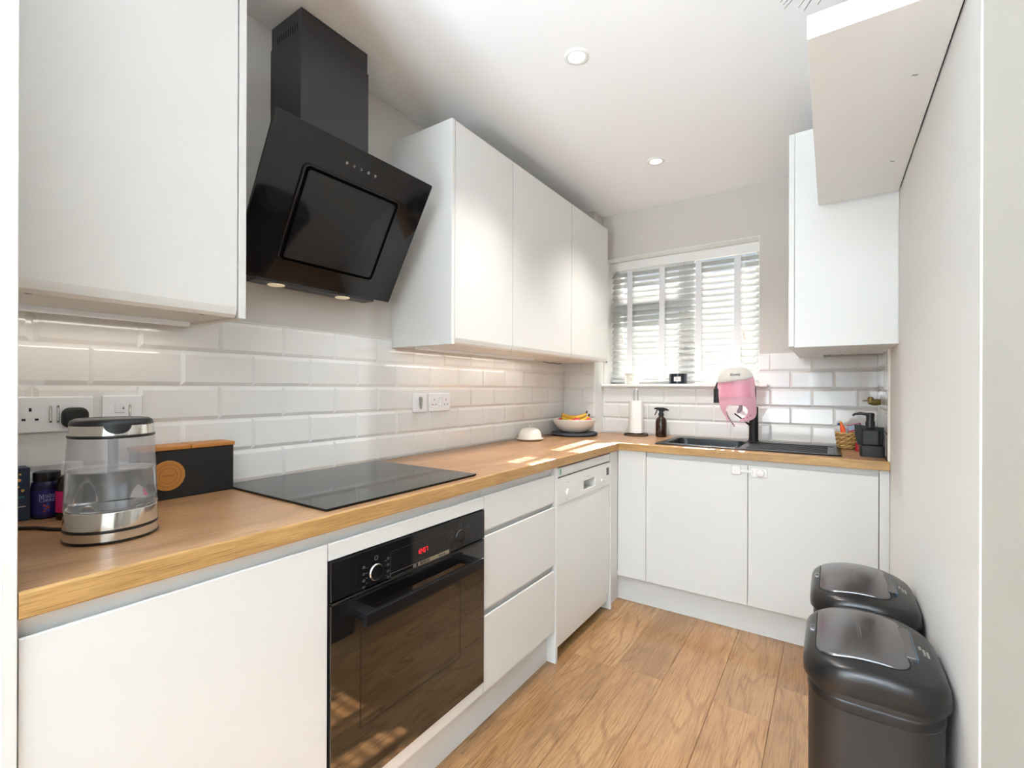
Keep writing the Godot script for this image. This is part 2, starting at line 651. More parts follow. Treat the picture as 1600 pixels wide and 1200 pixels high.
func window() -> void:
	# frame in the outer part of the opening
	var z0 := -0.25
	var z1 := -0.18
	var b := MB.new()
	b.box(Vector3(0.237, 1.235, z0), Vector3(0.257, 2.112, z1), 0.003)
	b.box(Vector3(1.174, 1.235, z0), Vector3(1.214, 2.112, z1), 0.003)
	b.box(Vector3(0.257, 2.08, z0), Vector3(1.174, 2.112, z1), 0.003)
	b.box(Vector3(0.257, 1.235, z0), Vector3(1.174, 1.275, z1), 0.003)
	b.box(Vector3(0.74, 1.275, z0), Vector3(0.81, 2.08, z1), 0.003)
	b.box(Vector3(0.257, 1.79, z0), Vector3(0.74, 1.835, z1), 0.003)
	var w := struct("window_1", b, M.upvc)
	var sash := func(x0: float, x1: float, y0: float, y1: float, t: float) -> void:
		var s := MB.new()
		s.box(Vector3(x0, y0, -0.245), Vector3(x0 + t, y1, -0.172), 0.004)
		s.box(Vector3(x1 - t, y0, -0.245), Vector3(x1, y1, -0.172), 0.004)
		s.box(Vector3(x0 + t, y0, -0.245), Vector3(x1 - t, y0 + t, -0.172), 0.004)
		s.box(Vector3(x0 + t, y1 - t, -0.245), Vector3(x1 - t, y1, -0.172), 0.004)
		var o: MeshInstance3D = part("sash", s, M.upvc, w)
		part("pane", bx(Vector3(x0 + t, y0 + t, -0.222), Vector3(x1 - t, y1 - t, -0.216)), M.glass, o)
	sash.call(0.257, 0.74, 1.275, 1.79, 0.036)
	sash.call(0.257, 0.74, 1.835, 2.08, 0.04)
	part("pane", bx(Vector3(0.81, 1.275, -0.222), Vector3(1.174, 2.08, -0.216)), M.glass, w)
	var h := MB.new()
	h.box(Vector3(0.703, 1.49, -0.172), Vector3(0.727, 1.55, -0.166), 0.003)
	h.box(Vector3(0.707, 1.43, -0.166), Vector3(0.723, 1.54, -0.154), 0.004)
	part("handle", h, M.upvc, w)
	h = MB.new()
	h.box(Vector3(0.47, 1.842, -0.172), Vector3(0.53, 1.862, -0.166), 0.003)
	h.box(Vector3(0.42, 1.845, -0.166), Vector3(0.53, 1.859, -0.156), 0.004)
	part("handle", h, M.upvc, w)
	# white lining of the reveal
	b = MB.new()
	b.box(Vector3(0.237, 1.24, -0.18), Vector3(0.241, 2.112, -0.004))
	b.box(Vector3(1.21, 1.24, -0.19), Vector3(1.214, 2.112, -0.004))
	b.box(Vector3(0.241, 2.108, -0.19), Vector3(1.21, 2.112, -0.004))
	part("reveal", b, M.trim, w)
	# sill board with a rounded nose and horns
	var p := PackedVector2Array([Vector2(-0.19, 1.218), Vector2(0.02, 1.218)])
	for i in 7:
		p.append(Vector2(0.022, 1.229) + Vector2.from_angle(-PI / 2 + PI * i / 6.0) * 0.011)
	p.append(Vector2(-0.19, 1.24))
	var s := MB.new()
	s.prism(p, Transform3D(Basis(Vector3(0, 0, 1), Vector3(0, 1, 0), Vector3(-1, 0, 0)), Vector3(1.2135, 0, 0)), 0.976)
	s.box(Vector3(1.2135, 1.218, -0.003), Vector3(1.262, 1.24, 0.0325), 0.006)
	s.box(Vector3(0.2355, 1.218, -0.003), Vector3(0.2375, 1.24, 0.0325))
	part("sill", s, M.trim, w)

	# wooden venetian blind, slats tilted with their outer edge up
	var t := thing("venetian_blind", "white wooden venetian blind with wide tapes hanging in the window", "blind", Vector3(0.725, 2.108, -0.14))
	var vb := MB.new()
	vb.box(Vector3(0.2425, 2.046, -0.113), Vector3(1.2085, 2.107, -0.1), 0.003)
	vb.box(Vector3(0.2425, 2.046, -0.168), Vector3(0.2545, 2.107, -0.113), 0.002)
	vb.box(Vector3(1.1965, 2.046, -0.168), Vector3(1.2085, 2.107, -0.113), 0.002)
	part("valance", vb, M.trim, t)
	part("headrail", bx(Vector3(0.256, 2.06, -0.165), Vector3(1.195, 2.105, -0.115), 0.002), M.slat, t)
	var tilt := deg_to_rad(46.0)
	var one := MB.new()
	var pr := PackedVector2Array()
	for i in 7:
		var q := -0.024 + 0.008 * i
		pr.append(Vector2(q, 0.0012 + 0.0022 * (1.0 - pow(q / 0.024, 2))))
	for i in 7:
		var q := 0.024 - 0.008 * i
		pr.append(Vector2(q, -0.0016 + 0.0022 * (1.0 - pow(q / 0.024, 2))))
	one.prism(pr, Transform3D(Basis(Vector3(0, 0, -1), Vector3(0, 1, 0), Vector3(1, 0, 0)), Vector3(-0.4755, 0, 0)), 0.951)
	var sm := one.mesh()
	for i in 19:
		var o := part("slat", sm, M.slat, t, "", false)
		o.position = Vector3(0.725, 2.022 - 0.0398 * i, -0.14) - t.position
		o.rotation.x = tilt
	part("bottom_rail", bx(Vector3(0.2495, 1.254, -0.163), Vector3(1.2005, 1.272, -0.117), 0.004), M.slat, t)
	for x in [0.385, 0.61, 0.846, 1.078]:
		var tp := MB.new()
		tp.box(Vector3(x - 0.019, 1.262, -0.1165), Vector3(x + 0.019, 2.046, -0.1158))
		tp.box(Vector3(x - 0.019, 1.262, -0.1642), Vector3(x + 0.019, 2.046, -0.1635))
		part("tape", tp, M.tape, t)
	for c in [[0.329, 1.575], [1.114, 1.56], [0.335, 1.545], [1.12, 1.53]]:
		var cd := MB.new()
		cd.tube([Vector3(c[0], 2.046, -0.11), Vector3(c[0], c[1], -0.11)], 0.0011, 6)
		part("cord", cd, M.tape, t)
		var ts := MB.new()
		ts.lathe([Vector2(0.002, 0.012), Vector2(0.004, 0.01), Vector2(0.0065, -0.02), Vector2(0.0065, -0.02), Vector2(0.0, -0.02)], Transform3D(Basis.IDENTITY, Vector3(c[0], c[1], -0.11)), 12)
		part("tassel", ts, M.cream, t)


# ---------------------------------------------------------------- fitted units
# a front whose top edge is scooped back for the fingers; faces +x (axis 0) or +z (axis 2)
func scooped(axis: int, lo: float, hi: float, y0: float, y1: float, f: float) -> MB:
	var p := PackedVector2Array([Vector2(f - 0.018, y0), Vector2(f - 0.001, y0), Vector2(f, y0 + 0.001), Vector2(f, y1 - 0.0025), Vector2(f - 0.0025, y1)])
	p.append_array(PackedVector2Array([Vector2(f - 0.007, y1 - 0.0008), Vector2(f - 0.012, y1 - 0.006), Vector2(f - 0.016, y1 - 0.016), Vector2(f - 0.018, y1 - 0.03)]))
	var b := MB.new()
	if axis == 0:
		b.prism(p, Transform3D(Basis(Vector3(1, 0, 0), Vector3(0, 1, 0), Vector3(0, 0, 1)), Vector3(0, 0, lo)), hi - lo)
	else:
		b.prism(p, Transform3D(Basis(Vector3(0, 0, 1), Vector3(0, 1, 0), Vector3(-1, 0, 0)), Vector3(hi, 0, 0)), hi - lo)
	return b


# white finger-pull profile behind the top edge of a front
func rail(t: Node3D, axis: int, lo: float, hi: float, f: float, y0: float, y1: float) -> void:
	var p := PackedVector2Array([Vector2(f - 0.035, y0 - 0.05), Vector2(f - 0.0195, y0 - 0.05), Vector2(f - 0.0195, y0 - 0.012), Vector2(f - 0.017, y0), Vector2(f - 0.0115, y1 - 0.007), Vector2(f - 0.0105, y1), Vector2(f - 0.035, y1)])
	var b := MB.new()
	if axis == 0:
		b.prism(p, Transform3D(Basis(Vector3(1, 0, 0), Vector3(0, 1, 0), Vector3(0, 0, 1)), Vector3(0, 0, lo)), hi - lo)
	else:
		b.prism(p, Transform3D(Basis(Vector3(0, 0, 1), Vector3(0, 1, 0), Vector3(-1, 0, 0)), Vector3(hi, 0, 0)), hi - lo)
	part("rail", b, M.white, t)


func base_run() -> void:
	# unit left of the oven
	var t := thing("base_cabinet", "white handleless base cabinet left of the oven under the kettle", "cabinet", Vector3(0.28, 0, 2.67))
	var b := MB.new()
	b.box(Vector3(0.02, 0.15, 2.4175), Vector3(0.53, 0.86, 2.934))
	part("body", b, M.carcass, t)
	rail(t, 0, 2.4175, 2.934, 0.566, 0.832, 0.8605)
	part("door", scooped(0, 2.417, 2.933, 0.147, 0.831, 0.566), M.white, t)
	part("plinth", bx(Vector3(0.508, 0.0, 1.2912), Vector3(0.5245, 0.146, 2.934)), M.plinth, t)
	# drawers
	t = thing("drawer_unit", "white three-drawer base unit between the oven and the dishwasher", "drawers", Vector3(0.28, 0, 1.55))
	b = MB.new()
	b.box(Vector3(0.02, 0.15, 1.2925), Vector3(0.53, 0.86, 1.8035))
	part("body", b, M.carcass, t)
	for y in [0.832, 0.6925, 0.4145]:
		rail(t, 0, 1.2975, 1.803, 0.566, y, y + 0.0285 if y > 0.8 else y + 0.0175)
	for d in [[0.711, 0.831], [0.437, 0.691], [0.147, 0.412]]:
		part("drawer", scooped(0, 1.298, 1.8015, d[0], d[1], 0.566), M.white, t)
	part("end_panel", bx(Vector3(0.02, 0.001, 1.2725), Vector3(0.569, 0.8605, 1.2905), 0.001), M.white, t)
	# corner posts
	t = thing("corner_post", "white corner post filling the inner corner between both runs", "panel", Vector3(0.6, 0, 0.6))
	part("end_panel", bx(Vector3(0.02, 0.001, 0.6545), Vector3(0.569, 0.8605, 0.6725), 0.001), M.white, t)
	part("side_panel", bx(Vector3(0.54, 0.147, 0.545), Vector3(0.5585, 0.8605, 0.6535), 0.001), M.white, t)
	part("front_panel", bx(Vector3(0.5595, 0.147, 0.527), Vector3(0.7205, 0.8605, 0.545), 0.001), M.white, t)
	part("plinth", bx(Vector3(0.508, 0.0, 0.487), Vector3(0.5445, 0.146, 0.6535)), M.plinth, t)


func worktop() -> void:
	var t := thing("worktop", "oak effect laminate worktop running round both sides of the corner", "worktop", Vector3(0.3, 0.862, 1.5))
	var y0 := 0.8615
	# left run, rounded front nose
	var p := PackedVector2Array([Vector2(0.001, y0), Vector2(0.57, y0), Vector2(0.5732, y0 + 0.003), Vector2(0.5732, WT - 0.005), Vector2(0.5717, WT - 0.0015), Vector2(0.568, WT), Vector2(0.001, WT)])
	var b := MB.new()
	b.grain = 2
	b.uvs = Vector2(0.75, 1.3)
	b.prism(p, Transform3D(Basis.IDENTITY, Vector3(0, 0, 0.143)), 2.7915)
	part("board", b, M.oak, t)
	# back run with the hole for the sink bowl
	b = MB.new()
	b.grain = 0
	b.uvs = Vector2(0.75, 1.3)
	b.uvo = Vector2(0.3, 0.6)
	for q in [[0.236, 0.573, 0.001, 0.1425], [0.5737, 0.785, 0.001, 0.559], [1.18, 1.7605, 0.001, 0.559], [0.785, 1.18, 0.001, 0.12], [0.785, 1.18, 0.46, 0.559]]:
		b.box(Vector3(q[0], y0, q[2]), Vector3(q[1], WT, q[3]))
	part("board", b, M.oak, t)
	# edging strips, a warmer print than the top
	b = MB.new()
	b.grain = 2
	b.uvs = Vector2(0.3, 1.1)
	var q2 := PackedVector2Array([Vector2(0.5729, y0), Vector2(0.5742, y0 + 0.002), Vector2(0.5742, WT - 0.004), Vector2(0.573, WT - 0.0012), Vector2(0.5705, WT + 0.0003), Vector2(0.5695, WT - 0.001), Vector2(0.5729, WT - 0.004)])
	b.prism(q2, Transform3D(Basis.IDENTITY, Vector3(0, 0, 0.5662)), 2.3683)
	part("edging", b, M.oak_edge, t)
	b = MB.new()
	b.grain = 0
	b.uvs = Vector2(0.3, 1.1)
	b.uvo = Vector2(0.4, 0.2)
	var q3 := PackedVector2Array([Vector2(0.5592, y0), Vector2(0.565, y0 + 0.002), Vector2(0.565, WT - 0.004), Vector2(0.5635, WT - 0.0012), Vector2(0.56, WT), Vector2(0.5592, WT)])
	b.prism(q3, Transform3D(Basis(Vector3(0, 0, 1), Vector3(0, 1, 0), Vector3(-1, 0, 0)), Vector3(1.7695, 0, 0)), 1.195)
	part("edging", b, M.oak_edge, t)


func oven() -> void:
	var t := thing("oven_housing", "white housing unit framing the built-in oven above and below", "cabinet", Vector3(0.28, 0, 2.11))
	var b := MB.new()
	b.box(Vector3(0.02, 0.15, 2.3985), Vector3(0.53, 0.86, 2.4165))
	b.box(Vector3(0.02, 0.15, 1.8045), Vector3(0.53, 0.86, 1.8225))
	b.box(Vector3(0.02, 0.15, 1.8225), Vector3(0.53, 0.168, 2.3985))
	part("body", b, M.carcass, t)
	rail(t, 0, 1.8045, 2.4165, 0.566, 0.8385, 0.8605)
	part("filler", scooped(0, 1.8045, 2.4135, 0.789, 0.831, 0.566), M.white, t)
	part("filler", bx(Vector3(0.548, 0.147, 1.8045), Vector3(0.566, 0.189, 2.4135), 0.0015), M.white, t)

	t = thing("oven", "black built-in electric oven with red clock under the hob", "oven", Vector3(0.3, 0.19, 2.11))
	part("body", bx(Vector3(0.03, 0.2, 1.826), Vector3(0.5295, 0.77, 2.395)), M.black, t)
	part("body_frame", bx(Vector3(0.5455, 0.192, 1.8085), Vector3(0.5545, 0.786, 2.4125)), M.matt_black, t)
	var X := 0.573
	var fasc := part("control_panel", bx(Vector3(0.5548, 0.6905, 1.809), Vector3(X, 0.786, 2.412), 0.0012), M.black_glass, t)
	var dr := part("door", bx(Vector3(0.5548, 0.1915, 1.809), Vector3(X, 0.681, 2.412), 0.0012), M.oven_glass, t)
	# the see-through pane inside the black glass
	var fr := MB.new()
	fr.prism(rrect(0.392, 0.25, 0.006), face(Vector3(X, 0.462, 2.1305), Vector3.RIGHT), 0.0004, 0.0, false, rrect(0.386, 0.244, 0.005))
	part("pane_frame", fr, smat(Color(0.1, 0.1, 0.1), 0.2), dr)
	part("vent_strip", bx(Vector3(0.556, 0.6815, 1.812), Vector3(0.5745, 0.6865, 2.41), 0.001), M.dark_steel, fasc)
	# handle bar on two brackets
	var h := MB.new()
	h.prism(rrect(0.034, 0.014, 0.003, 2), Transform3D(Basis(Vector3(0, 1, 0), Vector3(1, 0, 0), Vector3(0, 0, -1)), Vector3(0.618, 0.635, 2.348)), 0.47, 0.001)
	for z in [2.325, 1.9]:
		h.box(Vector3(X, 0.63, z - 0.017), Vector3(0.612, 0.65, z + 0.017), 0.003)
	part("handle", h, smat(Color(0.16, 0.16, 0.175), 0.25, 0.7), dr)
	for k in [[2.276, 0.722, 1], [1.938, 0.728, 0]]:
		var kx := MB.new()
		var xf := Transform3D(Basis(Vector3(0, 0, -1), Vector3(1, 0, 0), Vector3(0, -1, 0)), Vector3(X, k[1], k[0]))
		kx.lathe([Vector2(0.0225, 0), Vector2(0.0225, 0.002), Vector2(0.0205, 0.004), Vector2(0.0205, 0.004), Vector2(0.019, 0.004), Vector2(0.019, 0.004), Vector2(0.019, 0.001)], xf, 40)
		var kn := part("knob", kx, M.chrome if k[2] else M.dark_steel, fasc)
		var cap := MB.new()
		cap.lathe([Vector2(0.0188, 0), Vector2(0.0186, 0.0025), Vector2(0.0175, 0.003), Vector2(0.0175, 0.003), Vector2(0, 0.003)], xf, 32)
		part("cap", cap, M.black_glass, kn)
		var ic := MB.new()
		for i in 4:
			for s in [-1, 1]:
				var c := Vector3(X, k[1] + 0.024 - 0.017 * i, k[0] + s * 0.04)
				ic.prism(rrect(0.007, 0.006, 0.001, 1), face(c, Vector3.RIGHT), 0.0004, 0.0, false, rrect(0.0045, 0.0035, 0.001, 1))
				ic.obox(Transform3D(Basis.IDENTITY, Vector3(X, k[1] + 0.02 - 0.013 * i, k[0] + s * 0.031)), Vector3(0.0006, 0.0007, 0.006))
		ic.prism(rrect(0.011, 0.011, 0.002, 2), face(Vector3(X, k[1] + 0.037, k[0]), Vector3.RIGHT), 0.0004, 0.0, false, rrect(0.008, 0.008, 0.0015, 2))
		part("icon", ic, smat(Color(0.36, 0.35, 0.36), 0.5) if k[2] else smat(Color(0.2, 0.2, 0.21), 0.5), fasc).set_meta("kind", "stuff")
	# display
	var ds := MB.new()
	ds.prism(rrect(0.238, 0.06, 0.001, 1), face(Vector3(X, 0.731, 2.109), Vector3.RIGHT), 0.0004, 0.0, false, rrect(0.2364, 0.0584, 0.001, 1))
	part("display_frame", ds, smat(Color(0.22, 0.2, 0.21), 0.4), fasc)
	seven_seg("12:07", Vector3(X + 0.0003, 0.731, 2.128), fasc)
	var st := MB.new()
	st.box(Vector3(X, 0.6895, 1.99), Vector3(X + 0.0008, 0.7015, 2.125))
	st.prism(rrect(0.104, 0.012, 0.0003, 1), face(Vector3(X, 0.6955, 2.176), Vector3.RIGHT), 0.0006, 0.0, false, rrect(0.1025, 0.0105, 0.0003, 1))
	part("trim_strip", st, smat(Color(0.74, 0.69, 0.6), 0.3, 0.85), fasc)
	var lg := MB.new()
	lg.prism(circle(0.0055), face(Vector3(X, 0.6955, 2.138), Vector3.RIGHT), 0.0012, 0.0, false, circle(0.0045))
	for s in [-1, 1]:
		lg.box(Vector3(X, 0.693, 2.138 + s * 0.002 - 0.0005), Vector3(X + 0.0012, 0.698, 2.138 + s * 0.002 + 0.0005))
	lg.box(Vector3(X, 0.695, 2.1365), Vector3(X + 0.0012, 0.696, 2.1395))
	part("emblem", lg, M.silver_print, fasc)
	lettering("BOSCH", 0.0085, face(Vector3(X + 0.001, 0.6955, 2.098), Vector3.RIGHT), M.black, fasc, true)
	lettering("Serie 4", 0.007, face(Vector3(X + 0.001, 0.6955, 2.025), Vector3.RIGHT), M.black, fasc)


func seven_seg(txt: String, at: Vector3, parent: Node3D) -> void:
	var on := {"0": "abcdef", "1": "bc", "2": "abged", "7": "abc"}
	var b := MB.new()
	var z := 0.0
	for ch in txt:
		if ch == ":":
			for s in [-0.0025, 0.0025]:
				b.box(at + Vector3(0, s - 0.0007, z - 0.0014), at + Vector3(0.0004, s + 0.0007, z))
			z -= 0.004
			continue
		for s in on[ch]:
			var c: Array = {"a": [0.0, 0.006, 1], "g": [0.0, 0.0, 1], "d": [0.0, -0.006, 1], "b": [-1.0, 0.003, 0], "c": [-1.0, -0.003, 0], "f": [1.0, 0.003, 0], "e": [1.0, -0.003, 0]}[s]
			var m := at + Vector3(0.0002, c[1], z - 0.0036 + c[0] * 0.0032)
			b.obox(Transform3D(Basis.IDENTITY, m), Vector3(0.0004, 0.0013 if c[2] else 0.005, 0.0055 if c[2] else 0.0013))
		z -= 0.0105
	part("clock_display", b, M.red_led, parent, "red glowing clock digits")


func dishwasher() -> void:
	var t := thing("dishwasher", "white freestanding dishwasher under the worktop corner", "dishwasher", Vector3(0.3, 0.02, 0.97))
	var z0 := 0.674
	var z1 := 1.2715
	part("body", bx(Vector3(0.03, 0.1, z0), Vector3(0.495, 0.808, z1), 0.002), M.gloss, t)
	var lid := part("lid", bx(Vector3(0.03, 0.8125, z0 + 0.001), Vector3(0.564, 0.853, z1 - 0.001), 0.003), M.gloss, t)
	part("panel_gap", bx(Vector3(0.03, 0.8085, z0 + 0.002), Vector3(0.55, 0.812, z1 - 0.002)), smat(Color(0.2, 0.2, 0.26), 0.8), t)
	# fascia with a recessed grip
	var b := MB.new()
	var a := [0.875, 1.007, 0.712, 0.757]
	b.box(Vector3(0.496, 0.69, a[1]), Vector3(0.566, 0.808, z1 - 0.001))
	b.box(Vector3(0.496, 0.69, z0 + 0.001), Vector3(0.566, 0.808, a[0]))
	b.box(Vector3(0.496, a[3], a[0]), Vector3(0.566, 0.808, a[1]))
	b.box(Vector3(0.496, 0.69, a[0]), Vector3(0.566, a[2], a[1]))
	b.box(Vector3(0.496, a[2], a[0]), Vector3(0.5, a[3], a[1]))
	var f := part("control_panel", b, M.gloss, t)
	part("display", bx(Vector3(0.566, 0.742, 0.695), Vector3(0.5668, 0.782, 0.727)), smat(Color(0.26, 0.28, 0.25), 0.25), f)
	for k in [[1.175, 0.732, 0.0165], [0.79, 0.724, 0.009], [0.77, 0.722, 0.007]]:
		var kn := MB.new()
		kn.lathe([Vector2(k[2], 0), Vector2(k[2] * 0.95, 0.006), Vector2(k[2] * 0.95, 0.006), Vector2(0, 0.0062)], Transform3D(Basis(Vector3(0, 0, -1), Vector3(1, 0, 0), Vector3(0, -1, 0)), Vector3(0.566, k[1], k[0])), 24)
		part("knob", kn, M.gloss, f)
	var pr := MB.new()
	for i in 3:
		pr.box(Vector3(0.566, 0.7715, 0.94 + i * 0.013), Vector3(0.5664, 0.7755, 0.946 + i * 0.013))
		pr.box(Vector3(0.566, 0.765 + i * 0.006, 0.76 + i * 0.01), Vector3(0.5664, 0.767 + i * 0.006, 0.766 + i * 0.01))
		pr.box(Vector3(0.566, 0.7785, 1.165 + i * 0.008), Vector3(0.5664, 0.7815, 1.17 + i * 0.008))
	pr.box(Vector3(0.566, 0.7, 1.181), Vector3(0.5664, 0.704, 1.186))
	part("marking", pr, M.grey_print, f).set_meta("kind", "stuff")
	part("sticker", bx(Vector3(0.564, 0.821, 1.232), Vector3(0.5643, 0.848, 1.25)), smat(Color(0.62, 0.8, 0.7), 0.5), lid)
	part("sticker_print", bx(Vector3(0.5643, 0.823, 1.238), Vector3(0.5646, 0.846, 1.243)), smat(Color(0.2, 0.45, 0.4), 0.5), lid)
	# door, slightly bowed
	var rows := []
	for j in 9:
		var y := 0.0985 + (0.688 - 0.0985) * j / 8.0
		var x := 0.563 + 0.003 * sin(PI * j / 8.0)
		rows.append(PackedVector3Array([Vector3(0.497, y, z1 - 0.002), Vector3(x - 0.003, y, z1 - 0.002), Vector3(x, y, z1 - 0.006), Vector3(x, y, z0 + 0.006), Vector3(x - 0.003, y, z0 + 0.002), Vector3(0.497, y, z0 + 0.002)]))
	var d := MB.new()
	d.grid(rows, true, true)
	part("door", d, M.gloss, t)
	part("kickboard", bx(Vector3(0.5, 0.045, z0 + 0.001), Vector3(0.553, 0.094, z1 - 0.001), 0.004), M.gloss, t)
	part("foot", bx(Vector3(0.05, 0.0, z0 + 0.03), Vector3(0.48, 0.045, z1 - 0.03)), M.void_, t)


func sink_run() -> void:
	var t := thing("sink_cabinet", "white two-door cabinet under the black sink", "cabinet", Vector3(1.22, 0, 0.28))
	var b := MB.new()
	b.box(Vector3(0.722, 0.15, 0.01), Vector3(1.734, 0.66, 0.508))
	b.box(Vector3(0.722, 0.66, 0.01), Vector3(0.74, 0.8605, 0.508))
	b.box(Vector3(1.716, 0.66, 0.01), Vector3(1.734, 0.8605, 0.508))
	part("body", b, M.carcass, t)
	rail(t, 2, 0.722, 1.734, 0.545, 0.835, 0.8605)
	part("door", scooped(2, 0.723, 1.2255, 0.147, 0.834, 0.545), M.white, t)
	part("door", scooped(2, 1.2285, 1.7325, 0.147, 0.834, 0.545), M.white, t)
	part("plinth", bx(Vector3(0.545, 0.0, 0.487), Vector3(1.77, 0.146, 0.5035)), M.plinth, t)
	var o := part("end_filler", bx(Vector3(1.7355, 0.147, 0.527), Vector3(1.77, 0.8605, 0.545), 0.001), M.white, self)
	tag(o, "narrow white filler panel between the sink cabinet and the right wall", "panel")
	# child lock across both doors
	t = thing("cupboard_lock", "clear plastic child safety lock bridging the two sink cabinet doors", "lock", Vector3(1.228, 0.805, 0.546))
	var lm := smat(Color(0.93, 0.92, 0.91), 0.3)
	b = MB.new()
	b.prism(rrect(0.042, 0.044, 0.008), Transform3D(Basis.IDENTITY, Vector3(1.176, 0.807, 0.5452)), 0.012, 0.003)
	part("pad", b, lm, t)
	b = MB.new()
	b.prism(rrect(0.072, 0.046, 0.012), Transform3D(Basis.IDENTITY, Vector3(1.276, 0.802, 0.5452)), 0.008, 0.002)
	part("pad", b, lm, t)
	b = MB.new()
	b.box(Vector3(1.19, 0.799, 0.553), Vector3(1.25, 0.812, 0.5565), 0.001)
	part("strap", b, lm, t)
	b = MB.new()
	b.lathe([Vector2(0.018, 0), Vector2(0.018, 0.006), Vector2(0.014, 0.009), Vector2(0.0, 0.009)], Transform3D(Basis(Vector3.RIGHT, PI / 2), Vector3(1.282, 0.802, 0.5532)), 24)
	part("button", b, lm, t)


func wall_units() -> void:
	var X := 0.336
	# tall housing whose end panel closes the view on the left
	var t := thing("tall_cabinet", "tall white cabinet whose end panel edges the left of the worktop", "cabinet", Vector3(0.3, 0, 3.2))
	part("end_panel", bx(Vector3(0.001, 0.001, 2.9355), Vector3(0.5735, 2.263, 2.9525), 0.001), M.white, t)
	part("body", bx(Vector3(0.0, 0.15, 2.953), Vector3(0.54, 2.262, 3.55)), M.carcass, t)
	part("door", bx(Vector3(0.5405, 0.15, 2.957), Vector3(0.559, 2.26, 3.548), 0.0015), M.white, t)
	part("plinth", bx(Vector3(0.5, 0, 2.953), Vector3(0.515, 0.148, 3.55)), M.plinth, t)
	# left unit
	var u := thing("wall_cabinet", "white wall cabinet left of the cooker hood, nearest the camera", "cabinet", Vector3(0.17, 1.38, 2.72))
	wall_unit(u, X, 2.5125, 2.9345, [2.5155, 2.9335])
	part("end_panel", bx(Vector3(-0.007, 1.379, 2.494), Vector3(X + 0.001, 2.263, 2.512), 0.001), M.white, u)
	led(u, 2.53, 2.92)
	# the row beyond the hood
	u = thing("wall_cabinet", "white wall cabinet right of the cooker hood, nearest of the row of three", "cabinet", Vector3(0.17, 1.38, 1.5))
	wall_unit(u, X, 1.2905, 1.6975, [1.2925, 1.6955])
	part("end_panel", bx(Vector3(-0.007, 1.379, 1.698), Vector3(X + 0.001, 2.263, 1.716), 0.001), M.white, u)
	led(u, 1.31, 1.66)
	u = thing("wall_cabinet", "widest white wall cabinet, middle of the row right of the hood", "cabinet", Vector3(0.17, 1.38, 0.99))
	wall_unit(u, X, 0.6905, 1.29, [0.6925, 1.2885])
	led(u, 0.72, 1.26)
	u = thing("wall_cabinet", "white wall cabinet by the window, last of the row right of the hood", "cabinet", Vector3(0.17, 1.38, 0.43))
	wall_unit(u, X, 0.1675, 0.69, [0.1685, 0.6885])
	var c := MB.new()
	c.tube([Vector3(0.05, 1.377, 0.52), Vector3(0.06, 1.372, 0.46), Vector3(0.06, 1.374, 0.4), Vector3(0.07, 1.369, 0.35), Vector3(0.06, 1.377, 0.29)], 0.0025, 6)
	part("cable", c, smat(Color(0.2, 0.17, 0.28), 0.6), u)
	part("edge_cap", bx(Vector3(0.318, 1.379, 0.163), Vector3(0.334, 1.393, 0.1675), 0.001), smat(Color(0.6, 0.6, 0.6), 0.4), u)


func wall_unit(u: Node3D, X: float, z0: float, z1: float, d: Array) -> void:
	part("body", bx(Vector3(-0.007, 1.385, z0), Vector3(X - 0.02, 2.262, z1)), M.carcass, u)
	# door: its lower edge is cut back as a finger pull
	var p := PackedVector2Array([Vector2(X - 0.0185, 1.3805), Vector2(X - 0.012, 1.3805), Vector2(X - 0.005, 1.388), Vector2(X - 0.0015, 1.4), Vector2(X, 1.406), Vector2(X, 2.261), Vector2(X - 0.001, 2.262), Vector2(X - 0.0185, 2.262)])
	var b := MB.new()
	b.prism(p, Transform3D(Basis.IDENTITY, Vector3(0, 0, d[0])), d[1] - d[0])
	part("door", b, M.white, u)
	for z in [z0 + 0.06, z1 - 0.06]:
		var k := MB.new()
		k.lathe([Vector2(0, 0), Vector2(0.006, 0), Vector2(0.006, 0), Vector2(0.006, 0.0012)], Transform3D(Basis.IDENTITY, Vector3(0.285, 1.3842, z)), 12)
		part("fixing", k, M.grey_print, u)


func led(u: Node3D, z0: float, z1: float) -> void:
	var o := part("light_strip", bx(Vector3(0.075, 1.374, z0), Vector3(0.11, 1.3848, z1), 0.002), M.led, u)
	var l := AreaLight3D.new()  # area light added to brighten the tiles; the strip itself is off
	l.name = "added_strip_fill"
	o.add_child(l)
	l.position = Vector3(0.0925, 1.3725, (z0 + z1) / 2)
	l.rotation.x = -PI / 2
	l.area_size = Vector2(0.033, z1 - z0 - 0.004)
	l.area_range = 5.0
	l.area_attenuation = 2.0
	l.light_color = Color(1.0, 0.97, 0.93)
	l.light_energy = 0.07 * (z1 - z0)
	l.shadow_enabled = true


